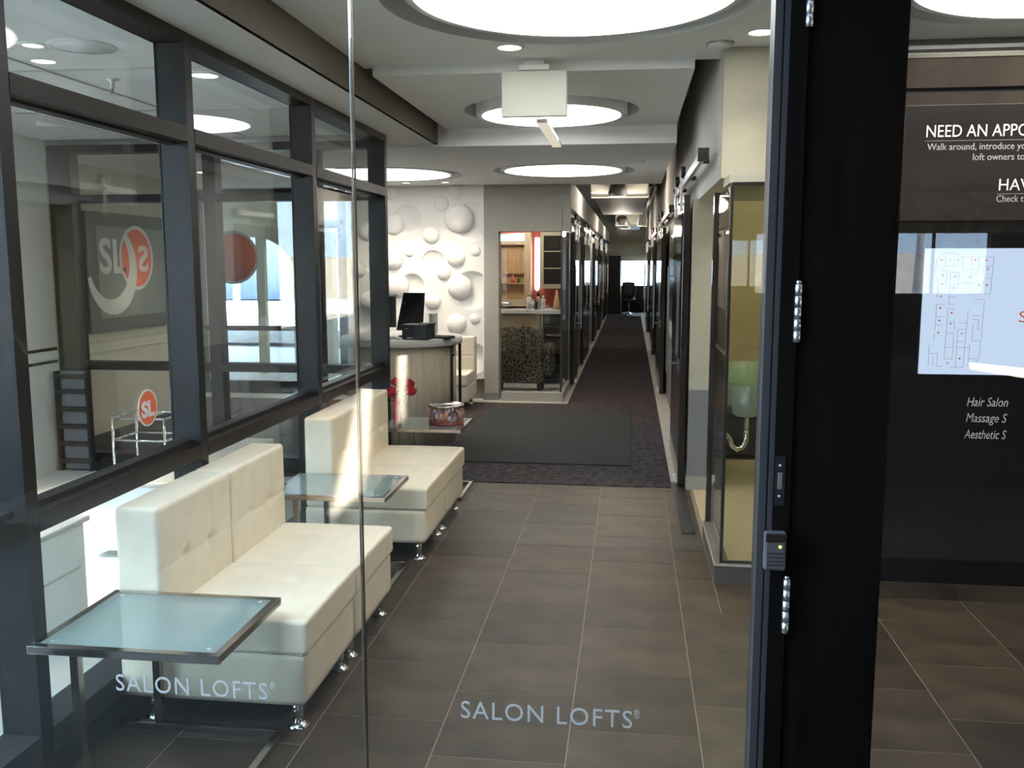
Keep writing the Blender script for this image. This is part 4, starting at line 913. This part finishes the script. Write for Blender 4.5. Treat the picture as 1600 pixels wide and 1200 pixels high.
struct(box('wall_left', 'wall_tan', -12.0, -11.9, 2.05, EY, 0, 3.35), 'far left outer wall')
struct(box('wall_left', 'wall_tan', -3.45, -3.35, 11.12, 31.3, 0, 3.35), 'outer wall of the salon wing')
struct(box('wall_right', 'wall_tan', 7.9, 8.0, 2.05, 33, 0, 3.6), 'outer wall on the right of the building')
struct(box('wall_right', 'wood_black', 3.2, 8.0, 2.0, 2.1, 0, 3.6), 'front wall right of the glass door')
struct(box('wall_right', 'wall_grey', 3.2, 3.3, 2.05, 5.1, 0, 3.35), 'side wall of the directory niche')
struct(box('wall_left', 'wall_white', -12, -4.7, 2.0, 2.1, 0, 3.6), 'front wall left of the vestibule')
vd = struct(link('window_7', None), 'tall glass front of the vestibule')
for x in (-4.7, -3.6, -2.5): box('mullion', 'frame_dark', x, x + .07, 2.02, 2.12, 0, 2.62, vd)
for a, b in ((-4.63, -3.6), (-3.53, -2.5), (-2.43, -1.95)):
    box('window_pane', 'glass_window', a, b, 2.06, 2.07, .1, 2.5, vd); box('head_rail', 'frame_dark', a, b, 2.02, 2.12, 2.5, 2.62, vd); box('bottom_rail', 'frame_dark', a, b, 2.02, 2.12, 0, .1, vd)
struct(box('trim_3', 'wood_black', -4.7, -1.95, 2.0, 2.1, 2.62, 3.6), 'fascia above the vestibule front')
# porch arch in front of the entry doors
ar = MB(); AXc, AR, AZ = -5.62, .62, 1.55
poly = [(-8.2, 0), (-8.2, 3.2), (-4.4, 3.2), (-4.4, 0), (AXc + AR, 0)] + [(AXc + AR * math.cos(R(a)), AZ + AR * .78 * math.sin(R(a))) for a in range(0, 181, 12)] + [(AXc - AR, 0)]
def poly_wall(poly, y0, y1, name, m):
    bm = bmesh.new(); f = bm.faces.new([bm.verts.new((x, y0, z)) for x, z in poly]); r = bmesh.ops.extrude_face_region(bm, geom=[f])
    for v_ in r['geom']:
        if isinstance(v_, bmesh.types.BMVert): v_.co.y = y1
    bmesh.ops.triangulate(bm, faces=[q for q in bm.faces if len(q.verts) > 4]); bmesh.ops.recalc_face_normals(bm, faces=bm.faces)
    me = bpy.data.meshes.new(name); bm.to_mesh(me); bm.free(); me.materials.append(MATS[m]); return link(name, me)
tag(poly_wall(poly, 13.3, 13.55, 'porch_arch', 'wall_tan'), 'cream arched porch wall outside the entry doors', 'arch')
tag(box('porch_post', 'wall_tan', -5.50, -5.38, 13.15, 13.27, 0.002, 2.2), 'slim post standing in the arched porch opening', 'post')
struct(box('floor', 'floor_pale', -6.6, -3.45, 10.72, 13.9, -.15, .002), 'pale entry floor and porch step')
# snow and what stands on it
sn = MB(); n = 40; vs = []; fs = []
for j in range(n + 1):
    for i in range(n + 1):
        x = -90 + 88 * i / n; y = 13.6 + 120 * (j / n) ** 1.6
        vs.append((x, y, -.12 + .05 * math.sin(x * .7) * math.cos(y * .5)))
for j in range(n):
    for i in range(n): a = j * (n + 1) + i; fs.append((a, a + 1, a + n + 2, a + n + 1))
sn.add(vs, fs, True); tag(sn.build('snow_ground', 'snow'), 'snow covered ground outside the entry doors', 'snow', kind='stuff')
tag(box('road', 'asphalt', -60, -3.6, 19, 22.5, -.065, -.05), 'wet grey driveway crossing the snow', 'road')
hs_ = thing('house', 'blue-grey house with a snowy gable roof beyond the driveway', 'house', (-19, 46, -.06))
MB().box(-7, 7, -4, 4, 0, 4).build('wall', 'house_blue', hs_); MB().prism_y([(-7.6, 3.9), (7.6, 3.9), (0, 7.2)], -4.4, 4.4).build('roof', 'snow', hs_)
for x in (-4, 0, 4): MB().box(x - .6, x + .6, -4.06, -4, 1.2, 2.8).build('window', 'panel_sign', hs_)
def tree(x, y, h, seed, lab, z0=0):
    rnd = random.Random(seed); t = thing('bare_tree', lab, 'tree', (x, y, z0), 0, 'bare winter trees')
    MB().tube([(0, 0, 0), (.05, .03, h * .4), (.02, -.05, h * .75), (.1, 0, h)], [h * .022, h * .016, h * .009, h * .003], 8).build('trunk', 'bark', t)
    mb = MB()
    for k in range(26):
        z = h * (.28 + .66 * rnd.random()); a = rnd.random() * 6.28; L = h * (.16 + .22 * rnd.random()) * (1.15 - z / h)+.2
        p = Vector((0.03, 0, z)); d = Vector((math.cos(a), math.sin(a), .6 + .6 * rnd.random())).normalized(); q = p + d * L
        mb.tube([p, p + d * L * .5 + Vector((0, 0, .03)), q], [h * .006, h * .004, h * .0015], 5)
        for m_ in range(4):
            e = (d + Vector((rnd.uniform(-.8, .8), rnd.uniform(-.8, .8), rnd.uniform(-.2, .7)))).normalized(); s_ = p + d * L * (.4 + .15 * m_); mb.tube([s_, s_ + e * L * .45], [h * .003, h * .001], 4)
    mb.build('branches', 'bark', t)
tree(-15.5, 35, 7, 1, 'bare tree in front of the house beyond the driveway'); tree(-9.5, 31, 6, 2, 'bare tree right of the house beyond the driveway')
# ------------------------------------------------------------------ invented porch behind the camera, built for reflections and daylight
roof = MB(); RZ = 2.95
off = Vector((-SUN_H.x, -SUN_H.y)) * (RZ / math.tan(SUN_EL))
slots = [[(-1.83, -1.25), (-1.86, -2.3), (-2.33, -4.1), (-3.3, -7.6), (-3.55, -7.7), (-2.58, -4.1)], [(-2.15, -4.3), (-2.36, -5.6), (-4.0, -12.4), (-4.1, -11.9)], [(5.7, -12.2), (7.06, -10.0), (6.33, -8.2), (5.33, -11.0)]]  # floor patches; roof openings are added so their sun reflects in the glass
bm = bmesh.new()
outer = [(-4.3, -15), (13, -15), (13, 1.95), (-.9, 1.95), (-.9, -.3), (-4.3, -.3)]  # stepped corner is an opening added to light the chair ends
def loop(pts): 
    vv = [bm.verts.new((x, y, RZ)) for x, y in pts]; return [bm.edges.new((vv[i], vv[(i + 1) % len(vv)])) for i in range(len(vv))]
ed = loop(outer)
for s_ in slots: ed += loop([(x + off.x, y + off.y) for x, y in s_])
bmesh.ops.triangle_fill(bm, use_beauty=True, use_dissolve=False, edges=bm.edges[:])
r_ = bmesh.ops.extrude_face_region(bm, geom=bm.faces[:])
for v_ in r_['geom']:
    if isinstance(v_, bmesh.types.BMVert): v_.co.z += .05
bmesh.ops.recalc_face_normals(bm, faces=bm.faces); me = bpy.data.meshes.new('ceiling'); bm.to_mesh(me); bm.free(); me.materials.append(MATS['back_wall'])
struct(link('ceiling', me), 'unseen porch roof with openings added for daylight and reflected sun patches')
struct(box('wall_front', 'wall_tan', -12, 3.0, 2.05, 2.25, 3.6, 5.6), 'added parapet above the storefront, blocking sun from the roof opening')  # unseen wall added to shade the roof opening from the sun
for s_ in slots:
    sl = [(x + off.x, y + off.y) for x, y in s_]; q_ = -sun_dir * 1.6; n_ = len(sl)
    struct(MB().add([(x, y, RZ) for x, y in sl] + [(x + q_.x, y + q_.y, RZ + q_.z) for x, y in sl], [(i, (i + 1) % n_, n_ + (i + 1) % n_, n_ + i) for i in range(n_)]).build('trim_11', 'back_wall'), 'slanted shaft added to hide the sky behind a porch roof opening')  # added shafts let sun through but hide the sky from reflections
BWY = -14.0
wp = [(1.5, 0), (13, 0)]
def seg(x0, x1, z0, z1, m, lab): struct(box('wall_front', m, x0, x1, BWY - .2, BWY, z0, z1), lab)
seg(-4.3, 13, 0, 1.08, 'back_wall', 'dark wall under the porch windows'); seg(-4.3, 13, 2.2, 2.95, 'stone', 'stone band above the porch windows')
for k, (x0, x1) in enumerate(((-4.3, 2.35), (3.5, 4.0), (6.55, 13))): seg(x0, x1, 1.08, 2.2, 'back_wall', 'dark wall pier of the porch number %d' % (k + 1))
struct(box('wall_left', 'back_wall', -4.45, -4.3, -14.0, -.9, 0, 2.95), 'dark left wall added to keep sky out of the porch reflections'); struct(box('wall_right', 'back_wall', 13, 13.15, -14.2, 2.0, 0, 2.95), 'dark right wall added to keep sky out of the porch reflections')  # unseen side walls added to darken what the storefront reflects
pw_ = struct(link('window_8', None), 'row of porch windows behind the camera')
for x in (2.86, 4.62, 5.55): box('mullion', 'frame_dark', x, x + .05, BWY - .12, BWY - .06, 1.08, 2.2, pw_)
for x0, x1 in ((2.35, 2.86), (2.91, 3.5), (4.0, 4.62), (4.67, 5.55), (5.60, 6.55)): box('window_pane', 'glass_tinted', x0, x1, BWY - .10, BWY - .092, 1.08, 2.2, pw_)
for k, (x, y) in enumerate(((4.5, -19), (3.1, -22), (9.5, -20), (11.5, -23), (13.5, -19.5), (8.2, -24))): tree(x, y, 6.5, 10 + k, 'bare tree outside the porch windows', -.09)
tag(MB().add([(-30, -30, -.1), (30, -30, -.1), (30, -36, -.1), (-30, -36, -.1), (-30, -34, 1.9), (30, -34, 2.1)], [(0, 1, 5, 4), (1, 2, 5), (2, 3, 4, 5), (3, 0, 4), (0, 3, 2, 1)]).build('wooded_bank', 'stone'), 'grey wooded bank behind the bare trees', 'bank')
tag(box('snow_ground', 'snow', -40, 40, -60, -16, -.3, -.1), 'snowy ground behind the porch', 'snow', kind='stuff')
